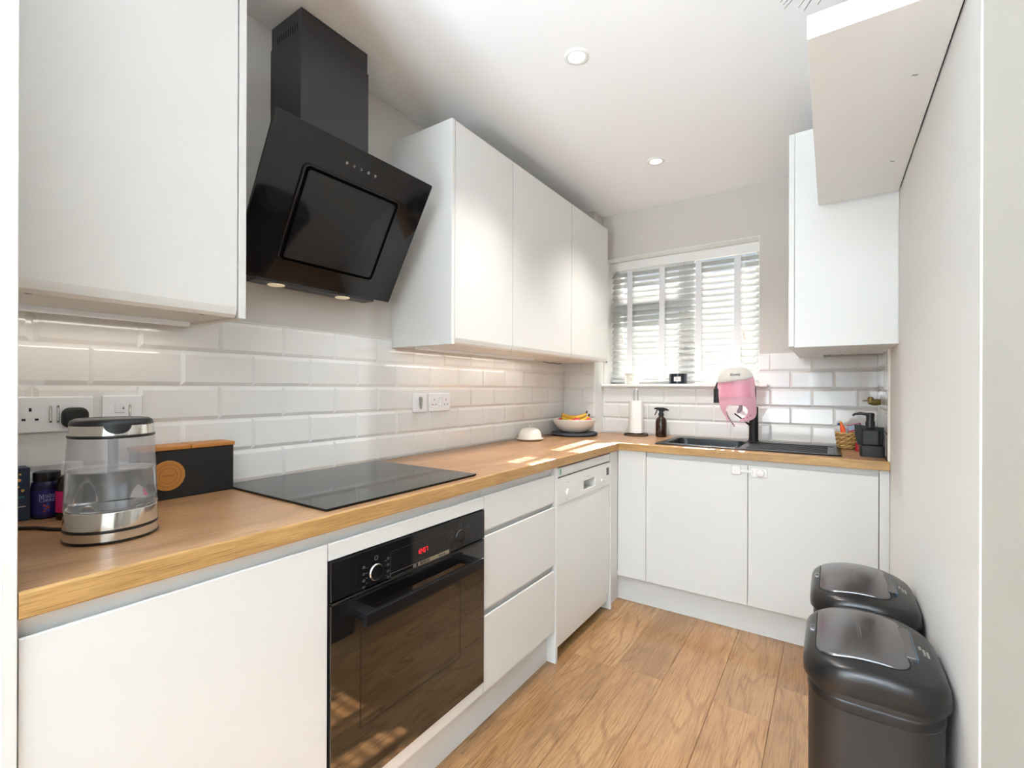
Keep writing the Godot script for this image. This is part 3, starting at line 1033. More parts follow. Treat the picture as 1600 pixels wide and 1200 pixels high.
func hood() -> void:
	var t := thing("cooker_hood", "angled black glass cooker hood with square chimney above the hob", "hood", Vector3(0.1, 1.55, 2.1145))
	part("chimney_top", bx(Vector3(-0.007, 2.34, 1.986), Vector3(0.168, CEIL - 0.001, 2.243), 0.001), M.duct, t)
	part("chimney", bx(Vector3(-0.007, 1.72, 1.983), Vector3(0.171, 2.342, 2.246), 0.001), M.duct, t)
	for i in 10:
		var x := 0.028 + i * 0.0127
		part("vent_slot", bx(Vector3(x, 2.352, 2.2425), Vector3(x + 0.0045, 2.374, 2.2435)), M.void_, t)
	# motor box behind the slanted glass
	var b := MB.new()
	var A := Vector2(0.33, 1.962)
	var B := Vector2(0.088, 1.55)
	var up := (A - B).normalized()
	var out := Vector2(up.y, -up.x)
	var sec := PackedVector2Array([Vector2(-0.006, 1.56), B + up * 0.012 - out * 0.012, A - up * 0.05 - out * 0.012, Vector2(0.2, 1.93), Vector2(-0.006, 1.93)])
	b.prism(sec, Transform3D(Basis.IDENTITY, Vector3(0, 0, 1.96)), 0.30)
	part("body", b, M.black, t)
	# glass: local x along -z (to the right seen from the room), local y up the slope, local z out
	var up3 := Vector3(up.x, up.y, 0)
	var out3 := Vector3(out.x, out.y, 0)
	var bs := Basis(Vector3(0, 0, -1), up3, out3)
	var at := func(z: float, s: float, o: float) -> Vector3: return Vector3(B.x, B.y, z) + up3 * s + out3 * o
	b = MB.new()
	b.prism(rrect(0.599, 0.476, 0.006, 3), Transform3D(bs, at.call(2.1145, 0.238, -0.008)), 0.008, 0.0012)
	var gl := part("glass_panel", b, M.black_glass, t)
	# inner cover panel with its rounded rim; groove shade painted as a flat black ring
	b = MB.new()
	b.prism(rrect(0.37, 0.308, 0.02, 6), Transform3D(bs, at.call(2.1145, 0.221, 0.0)), 0.0065, 0.002, false)
	var pn := part("suction_cover", b, M.black_glass, t)
	b = MB.new()
	b.prism(rrect(0.356, 0.296, 0.015, 6), Transform3D(bs, at.call(2.1145, 0.221, 0.0066)), 0.0008, 0.0, false, rrect(0.336, 0.278, 0.01, 6))
	part("groove_shade", b, smat(Color(0.012, 0.012, 0.013), 0.7, 0.0, 0.1), pn)
	var ic := [2.170, 2.142, 2.1145, 2.087, 2.059]
	for i in 5:
		var xf := Transform3D(bs, at.call(ic[i], 0.421, 0.0003))
		var s := MB.new()
		if i == 2 or i == 0 or i == 1:
			for k in ([3, 4, 3] as Array)[i] * (2 if i == 0 else 1):
				var n_: int = [6, 4, 3][i]
				s.obox(xf * Transform3D(Basis(Vector3(0, 0, 1), TAU * k / n_ + 0.5), Vector3.ZERO).translated_local(Vector3(0, 0.0028, 0)), Vector3(0.0017, 0.0046, 0.0006))
		elif i == 3:
			s.prism(circle(0.0045, 16), xf, 0.0006, 0.0, false, circle(0.0022, 16))
		else:
			s.prism(circle(0.0042, 16), xf, 0.0006)
		part("touch_icon", s, M.grey_print, gl)
	# light bar under the lower edge
	b = MB.new()
	b.prism(PackedVector2Array([Vector2(0.03, 1.542), Vector2(B.x + 0.001, 1.542), B + up * 0.014 - out * 0.0085, Vector2(0.03, 1.566)]), Transform3D(Basis.IDENTITY, Vector3(0, 0, 1.89)), 0.452)
	var lb := part("light_bar", b, M.black, t)
	for z in [2.262, 2.01]:
		b = MB.new()
		b.lathe([Vector2(0, -0.003), Vector2(0.022, -0.003), Vector2(0.022, -0.003), Vector2(0.026, -0.0015), Vector2(0.026, 0.001)], Transform3D(Basis.IDENTITY, Vector3(0.06, 1.5415, z)), 24)
		part("lamp", b, M.lamp_warm, lb)


func right_side() -> void:
	# wall cupboard on the right wall, end towards the camera
	var t := thing("boiler_cupboard", "tall white wall cupboard right of the window above the sink end", "cabinet", Vector3(1.6, 1.38, 0.42))
	var zf := 0.842
	part("end_panel", bx(Vector3(1.437, 1.379, zf - 0.018), Vector3(1.7705, 2.263, zf), 0.001), M.white, t)
	part("door", bx(Vector3(1.415, 1.383, 0.002), Vector3(1.4362, 2.262, zf - 0.001), 0.0015), M.white, t)
	var b := MB.new()
	b.box(Vector3(1.437, 2.245, 0.002), Vector3(1.7705, 2.262, zf - 0.0185))
	b.box(Vector3(1.437, 1.395, 0.002), Vector3(1.453, 2.245, zf - 0.0185))
	# bottom board with its rear cut-out for the pipes
	b.box(Vector3(1.437, 1.379, 0.27), Vector3(1.7705, 1.395, zf - 0.0185))
	b.box(Vector3(1.437, 1.379, 0.0), Vector3(1.53, 1.395, 0.27))
	part("body", b, M.white, t)
	part("back_rail", bx(Vector3(1.531, 1.383, 0.03), Vector3(1.761, 1.43, 0.05)), smat(Color(0.78, 0.76, 0.72), 0.7), t)
	for x in [1.556, 1.612, 1.68]:
		var k := MB.new()
		k.lathe([Vector2(0.0, 0.003), Vector2(0.008, 0.002), Vector2(0.009, 0)], Transform3D(Basis(Vector3.RIGHT, PI / 2), Vector3(x, 1.3985, 0.0505)), 12)
		part("screw", k, M.hole, t)
	# thick floating shelf
	t = thing("floating_shelf", "long thick white floating shelf high on the right wall", "shelf", Vector3(1.64, 1.94, 1.4))
	part("board", bx(Vector3(1.518, 1.94, 0.868), Vector3(1.767, 1.99, 1.938), 0.0015), M.white, t)
	for m in [[1.722, 1.667], [1.723, 1.167]]:
		var k := MB.new()
		k.obox(Transform3D(Basis(Vector3.UP, 0.5), Vector3(m[0], 1.9397, m[1])), Vector3(0.012, 0.0006, 0.005))
		part("fixing_hole", k, M.grey_print, t)
	part("gap_shadow", bx(Vector3(1.7672, 1.948, 0.88), Vector3(1.7708, 1.985, 1.93)), M.hole, t)  # dark strip painted in for the shadow between shelf and wall
	# spiky plant whose fronds droop over the shelf end
	t = thing("potted_plant", "spiky dark plant on the floating shelf, leaf tips hanging into view", "plant", Vector3(1.66, 1.9905, 1.85))
	b = MB.new()
	b.lathe([Vector2(0, 0), Vector2(0.045, 0), Vector2(0.045, 0), Vector2(0.06, 0.11), Vector2(0.06, 0.11), Vector2(0.054, 0.11), Vector2(0.05, 0.09)], Transform3D(Basis.IDENTITY, t.position), 24)
	part("pot", b, M.slate, t)
	part("soil", MB_disc(t.position + Vector3(0, 0.092, 0), 0.05), M.hole, t)
	var leaf := smat(Color(0.12, 0.12, 0.1), 0.7)
	var leaf2 := smat(Color(0.22, 0.1, 0.09), 0.7)
	var tips := [Vector3(1.466, 2.068, 1.9), Vector3(1.471, 2.059, 1.9), Vector3(1.474, 2.05, 1.9), Vector3(1.501, 2.04, 1.9), Vector3(1.511, 2.029, 1.9), Vector3(1.536, 2.027, 1.905), Vector3(1.543, 2.03, 1.915), Vector3(1.573, 2.018, 1.93), Vector3(1.6, 2.03, 1.96)]
	for i in 10:
		tips.append(t.position + Vector3(rng.randf_range(-0.12, 0.06), rng.randf_range(0.2, 0.33), rng.randf_range(-0.16, 0.12)))
	for i in tips.size():
		var a: Vector3 = t.position + Vector3(rng.randf_range(-0.02, 0.02), 0.1, rng.randf_range(-0.02, 0.02))
		var e: Vector3 = tips[i]
		var m := a.lerp(e, 0.5) + Vector3(0, 0.09, 0)
		var pts := []
		var rad := []
		for k in 9:
			var s := k / 8.0
			pts.append(a.lerp(m, s).lerp(m.lerp(e, s), s))
			rad.append(lerpf(0.007, 0.0012, pow(s, 2.0)))
		var lb := MB.new()
		lb.tube(pts, rad, 6, false, 0.35)
		part("leaf", lb, leaf if i % 3 else leaf2, t)


func MB_disc(at: Vector3, r: float) -> MB:
	var b := MB.new()
	b.lathe([Vector2(r, 0), Vector2(0, 0.002)], Transform3D(Basis.IDENTITY, at), 20)
	return b


# ---------------------------------------------------------------- lamps, sockets, hob
func downlight(x: float, z: float, label: String, energy: float) -> void:
	var t := thing("downlight", label, "light", Vector3(x, CEIL, z), "recessed ceiling downlights")
	var b := MB.new()
	b.lathe([Vector2(0.031, -0.0045), Vector2(0.036, -0.006), Vector2(0.043, -0.0045), Vector2(0.0455, 0.0)], Transform3D(Basis.IDENTITY, t.position), 32)
	part("trim_ring", b, M.trim, t)
	b = MB.new()
	b.lathe([Vector2(0, -0.0025), Vector2(0.031, -0.0025)], Transform3D(Basis.IDENTITY, t.position), 24)
	part("lamp", b, M.lamp, t)
	var l := SpotLight3D.new()
	l.name = "lamp_light"
	t.add_child(l)
	l.position = Vector3(0, -0.012, 0)
	l.rotation.x = -PI / 2
	l.spot_angle = 52.0
	l.spot_angle_attenuation = 1.0
	l.spot_range = 9.0
	l.spot_attenuation = 2.0
	l.light_size = 0.03
	l.light_color = Color(1.0, 0.99, 0.97)
	l.light_energy = energy
	l.shadow_enabled = true


func fill_light(x: float, z: float, label: String, energy: float) -> void:  # unseen floor lamp added behind the camera to brighten ceiling and room
	var t := thing("floor_fill_light", label, "lamp", Vector3(x, 0, z), "added fill lights")
	var b := MB.new()
	b.lathe([Vector2(0, 0.001), Vector2(0.11, 0.001), Vector2(0.11, 0.001), Vector2(0.12, 0.02), Vector2(0.12, 0.3), Vector2(0.12, 0.3), Vector2(0.11, 0.3), Vector2(0.105, 0.27)], Transform3D(Basis.IDENTITY, t.position), 32)
	part("can", b, M.trim, t)
	b = MB.new()
	b.lathe([Vector2(0.106, 0.275), Vector2(0, 0.28)], Transform3D(Basis.IDENTITY, t.position), 24)
	part("lamp", b, M.lamp, t)
	var l := SpotLight3D.new()
	l.name = "lamp_light"
	t.add_child(l)
	l.position = Vector3(0, 0.305, 0)
	l.rotation.x = PI / 2
	l.spot_angle = 82.0
	l.spot_angle_attenuation = 1.0
	l.spot_range = 9.0
	l.spot_attenuation = 2.0
	l.light_size = 0.2
	l.light_color = Color(0.86, 0.94, 1.0)
	l.light_energy = energy
	l.shadow_enabled = true


func fittings() -> void:
	downlight(0.792, 1.553, "round white ceiling downlight nearer the cooker hood", 1.4)
	downlight(0.79, 0.61, "round white ceiling downlight nearer the window", 1.6)
	fill_light(0.8, 5.6, "added unseen uplighter nearer the left wall behind the camera", 37.0)
	fill_light(1.3, 5.6, "added unseen uplighter further from the left wall behind the camera", 37.0)
	# hob
	var t := thing("induction_hob", "black glass induction hob set flat in the oak worktop", "hob", Vector3(0.29, WT, 2.11))
	var b := MB.new()
	b.prism(rrect(0.592, 0.52, 0.006, 3), Transform3D(Basis(Vector3(0, 0, -1), Vector3(-1, 0, 0), Vector3(0, 1, 0)), Vector3(0.283, WT + 0.0025, 2.1085)), 0.0045, 0.001)
	part("glass_top", b, M.hob, t)
	b = MB.new()
	b.prism(rrect(0.586, 0.514, 0.004, 2), Transform3D(Basis(Vector3(0, 0, -1), Vector3(-1, 0, 0), Vector3(0, 1, 0)), Vector3(0.283, WT, 2.1085)), 0.0025)
	part("seal", b, M.void_, t)
	# sockets and switches on the tiles
	socket(0, 2.781, 1.1395, 0.146, "white double socket with black plug on the tiles behind the kettle")
	socket(1, 2.647, 1.141, 0.086, "white switched fuse plate right of the double socket behind the kettle")
	socket(2, 1.557, 1.139, 0.086, "white single cooker switch plate on the tiles beyond the hob")
	socket(3, 1.425, 1.14, 0.146, "white double socket beside the cooker switch beyond the hob")


func socket(kind: int, z: float, y: float, w: float, label: String) -> void:
	var t := thing("wall_socket" if kind in [0, 3] else "wall_switch", label, "socket" if kind in [0, 3] else "switch", Vector3(0, y, z))
	var xf := face(Vector3(0.0002, y, z), Vector3.RIGHT)
	var b := MB.new()
	b.prism(rrect(w, 0.086, 0.004, 3), xf, 0.009, 0.003, false)
	part("plate", b, M.socket, t)
	var f := 0.0092
	var put := func(called: String, x: float, yy: float, sx: float, sy: float, m: Material, d := 0.0008) -> void:
		var k := MB.new()
		k.obox(Transform3D(Basis.IDENTITY, Vector3(f + d / 2, y + yy, z - x)), Vector3(d, sy, sx), minf(d * 0.4, 0.001))
		part(called, k, m, t)
	if kind in [0, 3]:
		for s in [-1, 1]:
			if kind == 0 and s == 1:
				continue
			put.call("pin_hole", s * 0.041, 0.012, 0.0045, 0.008, M.hole)
			put.call("pin_hole", s * 0.041 - 0.011, -0.011, 0.0065, 0.0045, M.hole)
			put.call("pin_hole", s * 0.041 + 0.011, -0.011, 0.0065, 0.0045, M.hole)
		for s in [-1, 1]:
			put.call("rocker", s * 0.0065, 0.001, 0.0055, 0.042, M.chrome, 0.003)
			put.call("rocker_inset", s * 0.0065, 0.0, 0.003, 0.032, M.socket, 0.0036)
	if kind == 0:
		var p := MB.new()
		p.prism(rrect(0.05, 0.05, 0.017, 6), face(Vector3(0.0095, y - 0.009, z - 0.036), Vector3.RIGHT), 0.02, 0.006)
		var pl := part("plug", p, M.matt_black, self)
		tag(pl, "black plug in the right side of the double socket behind the kettle", "plug")
	elif kind == 1:
		put.call("fuse_cover", -0.008, 0.009, 0.02, 0.022, smat(Color(0.89, 0.89, 0.9), 0.3), 0.0012)
		put.call("neon", 0.0, 0.009, 0.003, 0.006, M.hole, 0.0014)
		put.call("rocker", 0.014, 0.002, 0.005, 0.034, M.chrome, 0.003)
	elif kind == 2:
		var k := MB.new()
		k.lathe([Vector2(0.0085, 0), Vector2(0.0085, 0.006), Vector2(0.006, 0.008), Vector2(0, 0.008)], Transform3D(Basis(Vector3(0, 0, -1), Vector3(1, 0, 0), Vector3(0, -1, 0)), Vector3(f, y + 0.02, z + 0.001)), 20)
		part("rocker_pivot", k, M.steel, t)
		k = MB.new()
		k.tube([Vector3(f + 0.004, y + 0.02, z + 0.001), Vector3(f + 0.007, y - 0.028, z + 0.001)], [0.0085, 0.003], 8, false, 0.6)
		part("rocker", k, M.steel, t)


# ---------------------------------------------------------------- things by the kettle
func left_things() -> void:
	var c := Vector3(0.340, WT, 2.761)
	var I := Transform3D(Basis.IDENTITY, c)
	var t := thing("kettle", "glass and steel electric kettle half full of water on the worktop", "kettle", c)
	var b := MB.new()
	b.lathe([Vector2(0, 0.0005), Vector2(0.0745, 0.0005), Vector2(0.0765, 0.003), Vector2(0.0765, 0.006), Vector2(0.0765, 0.006), Vector2(0.074, 0.0065)], I, 48)
	part("foot_ring", b, M.black, t)
	b = MB.new()
	b.lathe([Vector2(0.0755, 0.006), Vector2(0.0752, 0.0215)], I, 64)
	part("power_base", b, M.chrome, t)
	b = MB.new()
	b.lathe([Vector2(0.075, 0.0215), Vector2(0.0758, 0.0225), Vector2(0.0758, 0.0265), Vector2(0.075, 0.0275)], I, 48)
	part("seal_ring", b, M.black, t)
	b = MB.new()
	b.lathe([Vector2(0.0752, 0.0275), Vector2(0.0745, 0.059), Vector2(0.0738, 0.0605), Vector2(0.070, 0.0612), Vector2(0.0, 0.0612)], I, 64)
	part("steel_band", b, M.chrome, t)
	b = MB.new()
	b.lathe([Vector2(0.0742, 0.0605), Vector2(0.0755, 0.066), Vector2(0.0745, 0.078), Vector2(0.0735, 0.10), Vector2(0.0722, 0.14)], I, 64)
	part("glass_jug", b, M.glass, t)
	b = MB.new()
	b.lathe([Vector2(0.0722, 0.14), Vector2(0.0705, 0.175), Vector2(0.0685, 0.204)], I, 64)
	part("misted_glass", b, M.jug, t)
	b = MB.new()
	b.lathe([Vector2(0, 0.0622), Vector2(0.071, 0.0622), Vector2(0.0732, 0.066), Vector2(0.073, 0.08), Vector2(0.072, 0.105), Vector2(0.0708, 0.137), Vector2(0.0708, 0.137), Vector2(0, 0.137)], I, 64)
	part("water", b, M.water, t)
	b = MB.new()
	b.lathe([Vector2(0.0685, 0.203), Vector2(0.070, 0.2045), Vector2(0.070, 0.2075), Vector2(0.0685, 0.209)], I, 48)
	part("seal_ring", b, M.black, t)
	b = MB.new()
	b.lathe([Vector2(0.0685, 0.2085), Vector2(0.0665, 0.228), Vector2(0.066, 0.2285), Vector2(0.06, 0.2285)], I, 64)
	part("steel_collar", b, M.chrome, t)
	b = MB.new()
	b.lathe([Vector2(0.0668, 0.2275), Vector2(0.0672, 0.230), Vector2(0.065, 0.2365), Vector2(0.058, 0.2405), Vector2(0.05, 0.241), Vector2(0.05, 0.241), Vector2(0.048, 0.2395), Vector2(0.0, 0.2405)], I, 48)
	part("lid", b, M.black, t)
	# black spout mouth cut into the collar, towards the room
	b = MB.new()
	var pr := []
	for i in 13:
		var a := PI * i / 12.0
		pr.append(Vector2(-0.022 * cos(a), -0.0165 * sin(a)))
	var rows := []
	for s in [1.0, 0.0]:
		var r := PackedVector3Array()
		for q in pr:
			var ang: float = 0.15 + q.x / 0.068
			var yy: float = 0.2285 + q.y * s
			var rr := lerpf(0.0685, 0.0665, (yy - 0.2085) / 0.0195) + 0.0009
			r.append(c + Vector3(rr * cos(ang), yy, rr * sin(ang)))
		rows.append(r)
	b.grid(rows, false, false)
	part("spout", b, M.black, t)
	# handle behind, towards the wall
	b = MB.new()
	var pts := []
	for i in 13:
		var a := PI * i / 12.0
		pts.append(c + Vector3(-0.962, 0, -0.274) * (0.068 + 0.042 * sin(a)) + Vector3(0, 0.125 + 0.09 * cos(a), 0))
	b.tube(pts, 0.0095, 10)
	part("handle", b, M.black, t)
	b = MB.new()
	b.tube([Vector3(0.125, WT + 0.004, 2.90), Vector3(0.137, WT + 0.004, 2.862), Vector3(0.165, WT + 0.004, 2.84), Vector3(0.198, WT + 0.004, 2.826), Vector3(0.235, WT + 0.004, 2.805), Vector3(0.268, WT + 0.005, 2.787)], 0.0037, 8)
	part("power_cord", b, M.matt_black, t)

	# black box with two bamboo lids
	t = thing("storage_box", "black box with two bamboo lids and round wooden badge behind the kettle", "box", Vector3(0.045, WT, 2.515))
	part("body", bx(Vector3(0.006, WT + 0.0005, 2.402), Vector3(0.08, 1.034, 2.634), 0.001), M.matt_black, t)
	for z in [[2.3985, 2.5145], [2.5155, 2.6375]]:
		part("lid", bx(Vector3(0.003, 1.0345, z[0]), Vector3(0.083, 1.046, z[1]), 0.002), M.bamboo, t)
	b = MB.new()
	b.prism(circle(0.0405, 48), face(Vector3(0.0802, 0.967, 2.571), Vector3.RIGHT), 0.004, 0.001)
	var bd := part("badge", b, M.bamboo, t)
	b = MB.new()
	for r in [0.031, 0.021]:
		b.prism(circle(r, 40), face(Vector3(0.0843, 0.967, 2.571), Vector3.RIGHT), 0.0003, 0.0, false, circle(r - 0.0009, 40))
	part("badge_ring", b, M.bamboo_dark, bd)
	b = MB.new()
	var sq := []
	for i in 33:
		sq.append(Vector3(0.0844, 0.967 + 0.0022 * sin(i * 1.25), 2.571 + 0.0145 - 0.0009 * i))
	b.tube(sq, 0.0005, 5)
	part("badge_script", b, M.bamboo_dark, bd)

	# navy box with golden dots
	t = thing("navy_box", "small navy cardboard box with golden dots at the left worktop end", "box", Vector3(0.026, WT, 2.85))
	part("carton", bx(Vector3(0.003, WT + 0.0005, 2.829), Vector3(0.05, 1.022, 2.873), 0.001), smat(Color(0.13, 0.18, 0.27), 0.5), t)
	part("lower_band", bx(Vector3(0.0495, WT + 0.001, 2.8288), Vector3(0.0505, 0.953, 2.873)), smat(Color(0.17, 0.23, 0.3), 0.5), t)
	var gold := smat(Color(0.86, 0.66, 0.36), 0.4)
	for q in [[0.003, 1.008, 0.002], [-0.008, 1.0, 0.003], [0.001, 0.995, 0.0036], [-0.011, 0.989, 0.002], [0.0, 0.98, 0.002], [-0.007, 0.972, 0.0036], [0.007, 0.971, 0.003]]:
		b = MB.new()
		b.prism(circle(q[2], 12), face(Vector3(0.0502, q[1], 2.848 - q[0]), Vector3.RIGHT), 0.0005)
		part("dot", b, gold, t)
	b = MB.new()
	b.box(Vector3(0.0502, 0.955, 2.838), Vector3(0.0507, 0.958, 2.858))
	part("marking", b, smat(Color(0.2, 0.5, 0.5), 0.5), t)
	b = MB.new()
	b.box(Vector3(0.0505, 0.934, 2.836), Vector3(0.051, 0.936, 2.864))
	b.box(Vector3(0.0505, 0.928, 2.85), Vector3(0.051, 0.93, 2.862))
	part("marking", b, smat(Color(0.75, 0.72, 0.66), 0.5), t)

	# dark tub with blue label
	c = Vector3(0.041, WT, 2.799)
	I = Transform3D(Basis.IDENTITY, c)
	t = thing("supplement_tub", "dark blue supplement tub with black lid beside the navy box", "jar", c)
	b = MB.new()
	b.lathe([Vector2(0, 0.0005), Vector2(0.0265, 0.0005), Vector2(0.028, 0.003), Vector2(0.028, 0.072), Vector2(0.026, 0.081), Vector2(0.021, 0.086), Vector2(0.021, 0.09)], I, 32)
	part("tub", b, smat(Color(0.1, 0.09, 0.24), 0.3), t)
	b = MB.new()
	b.lathe([Vector2(0.0235, 0.086), Vector2(0.024, 0.088), Vector2(0.024, 0.104), Vector2(0.0225, 0.106), Vector2(0, 0.106)], I, 32)
	part("lid", b, smat(Color(0.07, 0.06, 0.08), 0.4), t)
	b = MB.new()
	b.lathe([Vector2(0.0283, 0.01), Vector2(0.0283, 0.066)], I, 32)
	part("label", b, smat(Color(0.16, 0.14, 0.42), 0.3), t)
	for i in 9:
		b = MB.new()
		var a := 0.25 + 0.12 * sin(i * 2.1)
		var pos := c + Vector3(0.0284 * cos(a), 0.016 + 0.0022 * i, 0.0284 * sin(a))
		b.prism(circle(0.0016 + 0.0008 * (i % 3), 8), face(pos, Vector3(cos(a), 0, sin(a))), 0.0004)
		part("dot", b, smat(Color(0.7, 0.3, 0.16), 0.5) if i % 2 else smat(Color(0.25, 0.3, 0.65), 0.5), t)
	lettering("Multi", 0.008, face(c + Vector3(0.0288 * cos(0.2), 0.053, 0.0288 * sin(0.2)), Vector3(cos(0.2), 0, sin(0.2))), smat(Color(0.7, 0.7, 0.85), 0.5), t, false, "Droid Serif")
	lettering("Clear", 0.008, face(c + Vector3(0.0288 * cos(0.2), 0.044, 0.0288 * sin(0.2)), Vector3(cos(0.2), 0, sin(0.2))), smat(Color(0.7, 0.7, 0.85), 0.5), t, false, "Droid Serif")

	# brown bottle with pink label
	c = Vector3(0.098, WT, 2.768)
	I = Transform3D(Basis.IDENTITY, c)
	t = thing("medicine_bottle", "brown bottle with white cap and pink label half behind the kettle", "bottle", c)
	b = MB.new()
	b.lathe([Vector2(0, 0.0005), Vector2(0.026, 0.0005), Vector2(0.028, 0.003), Vector2(0.028, 0.078), Vector2(0.024, 0.09), Vector2(0.0175, 0.098), Vector2(0.0165, 0.104)], I, 32)
	part("glass_body", b, smat(Color(0.13, 0.075, 0.05), 0.12), t)
	b = MB.new()
	b.lathe([Vector2(0.019, 0.1015), Vector2(0.0195, 0.103), Vector2(0.0195, 0.105), Vector2(0.0195, 0.105), Vector2(0.019, 0.106), Vector2(0.0185, 0.127), Vector2(0.016, 0.1305), Vector2(0, 0.1305)], I, 32)
	part("cap", b, smat(Color(0.93, 0.93, 0.93), 0.4), t)
	b = MB.new()
	b.lathe([Vector2(0.0284, 0.018), Vector2(0.0284, 0.066)], I, 40)
	part("label", b, smat(Color(0.85, 0.1, 0.42), 0.4), t)
	lettering("Abi", 0.0115, face(c + Vector3(0.0288, 0.056, 0.002), Vector3(1, 0, 0.12)), smat(Color(0.98, 0.75, 0.1), 0.4), t, true)
	b = MB.new()
	b.box(Vector3(c.x + 0.0278, c.y + 0.0325, c.z - 0.009), Vector3(c.x + 0.0288, c.y + 0.0365, c.z + 0.009))
	part("marking", b, M.paper, t)


# ---------------------------------------------------------------- the corner by the window
func corner_things() -> void:
	# butter dish
	var c := Vector3(0.094, WT, 0.745)
	var I := Transform3D(Basis.IDENTITY, c)
	var t := thing("butter_dish", "cream domed ceramic butter dish with wire handle on the worktop", "dish", c)
	var b := MB.new()
	b.lathe([Vector2(0, 0.0005), Vector2(0.062, 0.0005), Vector2(0.078, 0.008), Vector2(0.0825, 0.013), Vector2(0.0805, 0.015), Vector2(0.07, 0.011), Vector2(0, 0.011)], I, 40)
	part("plate", b, M.cream, t)
	b = MB.new()
	b.lathe([Vector2(0.0695, 0.012), Vector2(0.069, 0.025), Vector2(0.064, 0.045), Vector2(0.055, 0.06), Vector2(0.042, 0.069), Vector2(0.02, 0.0735), Vector2(0, 0.074)], I, 40)
	part("dome", b, M.cream, t)
	b = MB.new()
	b.tube([c + Vector3(-0.004, 0.072, -0.007), c + Vector3(-0.004, 0.09, -0.007), c + Vector3(-0.001, 0.096, -0.002), c + Vector3(0.003, 0.09, 0.006), c + Vector3(0.003, 0.072, 0.006)], 0.002, 8)
	part("handle", b, M.chrome, t)

	# slate board and fruit bowl
	c = Vector3(0.166, WT, 0.31)
	I = Transform3D(Basis.IDENTITY, c)
	var sl := MB.new()
	sl.lathe([Vector2(0, 0.0005), Vector2(0.139, 0.0005), Vector2(0.139, 0.0005), Vector2(0.1515, 0.009), Vector2(0.1515, 0.009), Vector2(0.151, 0.018), Vector2(0.147, 0.021), Vector2(0.147, 0.021), Vector2(0, 0.021)], I, 56)
	tag(part("serving_board", sl, M.slate, self), "round dark slate board under the fruit bowl in the corner", "board")
	c.y += 0.0212
	I = Transform3D(Basis.IDENTITY, c)
	t = thing("fruit_bowl", "wide cream bowl holding bananas and apples in the tiled corner", "bowl", c)
	b = MB.new()
	b.lathe([Vector2(0, 0.0), Vector2(0.055, 0.0), Vector2(0.075, 0.004), Vector2(0.105, 0.022), Vector2(0.128, 0.048), Vector2(0.14, 0.074), Vector2(0.1425, 0.084), Vector2(0.141, 0.0865), Vector2(0.1385, 0.085), Vector2(0.135, 0.074), Vector2(0.123, 0.05), Vector2(0.101, 0.027), Vector2(0.07, 0.011), Vector2(0, 0.008)], I, 56)
	part("shell", b, M.cream, t)
	var red := smat(Color(0.82, 0.22, 0.24), 0.3)
	var apple_at := [[-0.07, 0.064, 0.035, "red apple at the left side of the fruit bowl"], [0.084, 0.058, -0.03, "red apple at the right side of the fruit bowl"], [0.045, 0.064, 0.068, "red apple under the bananas at the right of the bowl"]]
	for q in apple_at:
		var p := c + Vector3(q[0], q[1], q[2])
		var o := thing("apple", q[3], "fruit", p, "apples in the fruit bowl")
		b = MB.new()
		b.lathe([Vector2(0, -0.03), Vector2(0.012, -0.033), Vector2(0.028, -0.024), Vector2(0.036, -0.004), Vector2(0.035, 0.012), Vector2(0.026, 0.027), Vector2(0.012, 0.031), Vector2(0.0, 0.026)], Transform3D(Basis(Vector3(0.5, 0, 1).normalized(), 0.4), p), 24)
		part("flesh", b, red, o)
		b = MB.new()
		b.tube([p + Vector3(0, 0.024, 0), p + Vector3(-0.004, 0.038, 0.002)], 0.0012, 6)
		part("stalk", b, M.bamboo_dark, o)
	var p2 := c + Vector3(-0.02, 0.06, 0.07)
	var o2 := thing("lime", "small green lime between the apples in the fruit bowl", "fruit", p2)
	b = MB.new()
	b.lathe([Vector2(0, -0.034), Vector2(0.006, -0.031), Vector2(0.02, -0.022), Vector2(0.027, 0), Vector2(0.02, 0.022), Vector2(0.006, 0.031), Vector2(0, 0.034)], Transform3D(Basis(Vector3(0, 0, 1), 1.3), p2), 24)
	part("rind", b, smat(Color(0.5, 0.62, 0.25), 0.4), o2)
	# bananas: arcs in the plane that faces the room
	var right := Vector3(0.8277, 0, -0.5612)
	var fwd := Vector3(-0.5612, 0, -0.8277)
	for k in 2:
		var o := thing("banana", ["front yellow banana lying across the fruit bowl", "rear yellow banana behind the other in the fruit bowl"][k], "fruit", c + Vector3(0, 0.08, 0), "bananas in the fruit bowl")
		var base := c - fwd * (0.03 if k == 0 else -0.022) + Vector3(0, 0.128 if k == 0 else 0.14, 0)
		var pts := []
		var rad := []
		for i in 17:
			var s := i / 16.0
			var a := lerpf(-2.72, -0.42, s)
			var x := cos(a) * (0.098 if k == 0 else 0.09)
			var y := sin(a) * (0.062 if k == 0 else 0.05)
			pts.append(base + right * (x + 0.004) + Vector3(0, y, 0) + fwd * (0.02 * s))
			rad.append(0.0165 * pow(clampf(sin(PI * clampf(s * 0.96 + 0.02, 0, 1)), 0.05, 1), 0.42))
		b = MB.new()
		b.tube(pts, rad, 6)
		part("peel", b, smat(Color(0.93, 0.72, 0.12) if k == 0 else Color(0.86, 0.66, 0.14), 0.45), o)
		b = MB.new()
		b.tube([pts[16], pts[16] + right * 0.004 + Vector3(0, 0.017, 0)], [0.007, 0.0055], 8)
		part("stalk", b, smat(Color(0.3, 0.27, 0.13), 0.7), o)
		b = MB.new()
		b.tube([pts[0], pts[0] + Vector3(0, 0.004, 0) - right * 0.003], [0.005, 0.003], 8)
		part("tip", b, smat(Color(0.42, 0.36, 0.15), 0.7), o)

	# kitchen roll on its wire stand
	c = Vector3(0.505, WT, 0.092)
	I = Transform3D(Basis.IDENTITY, c)
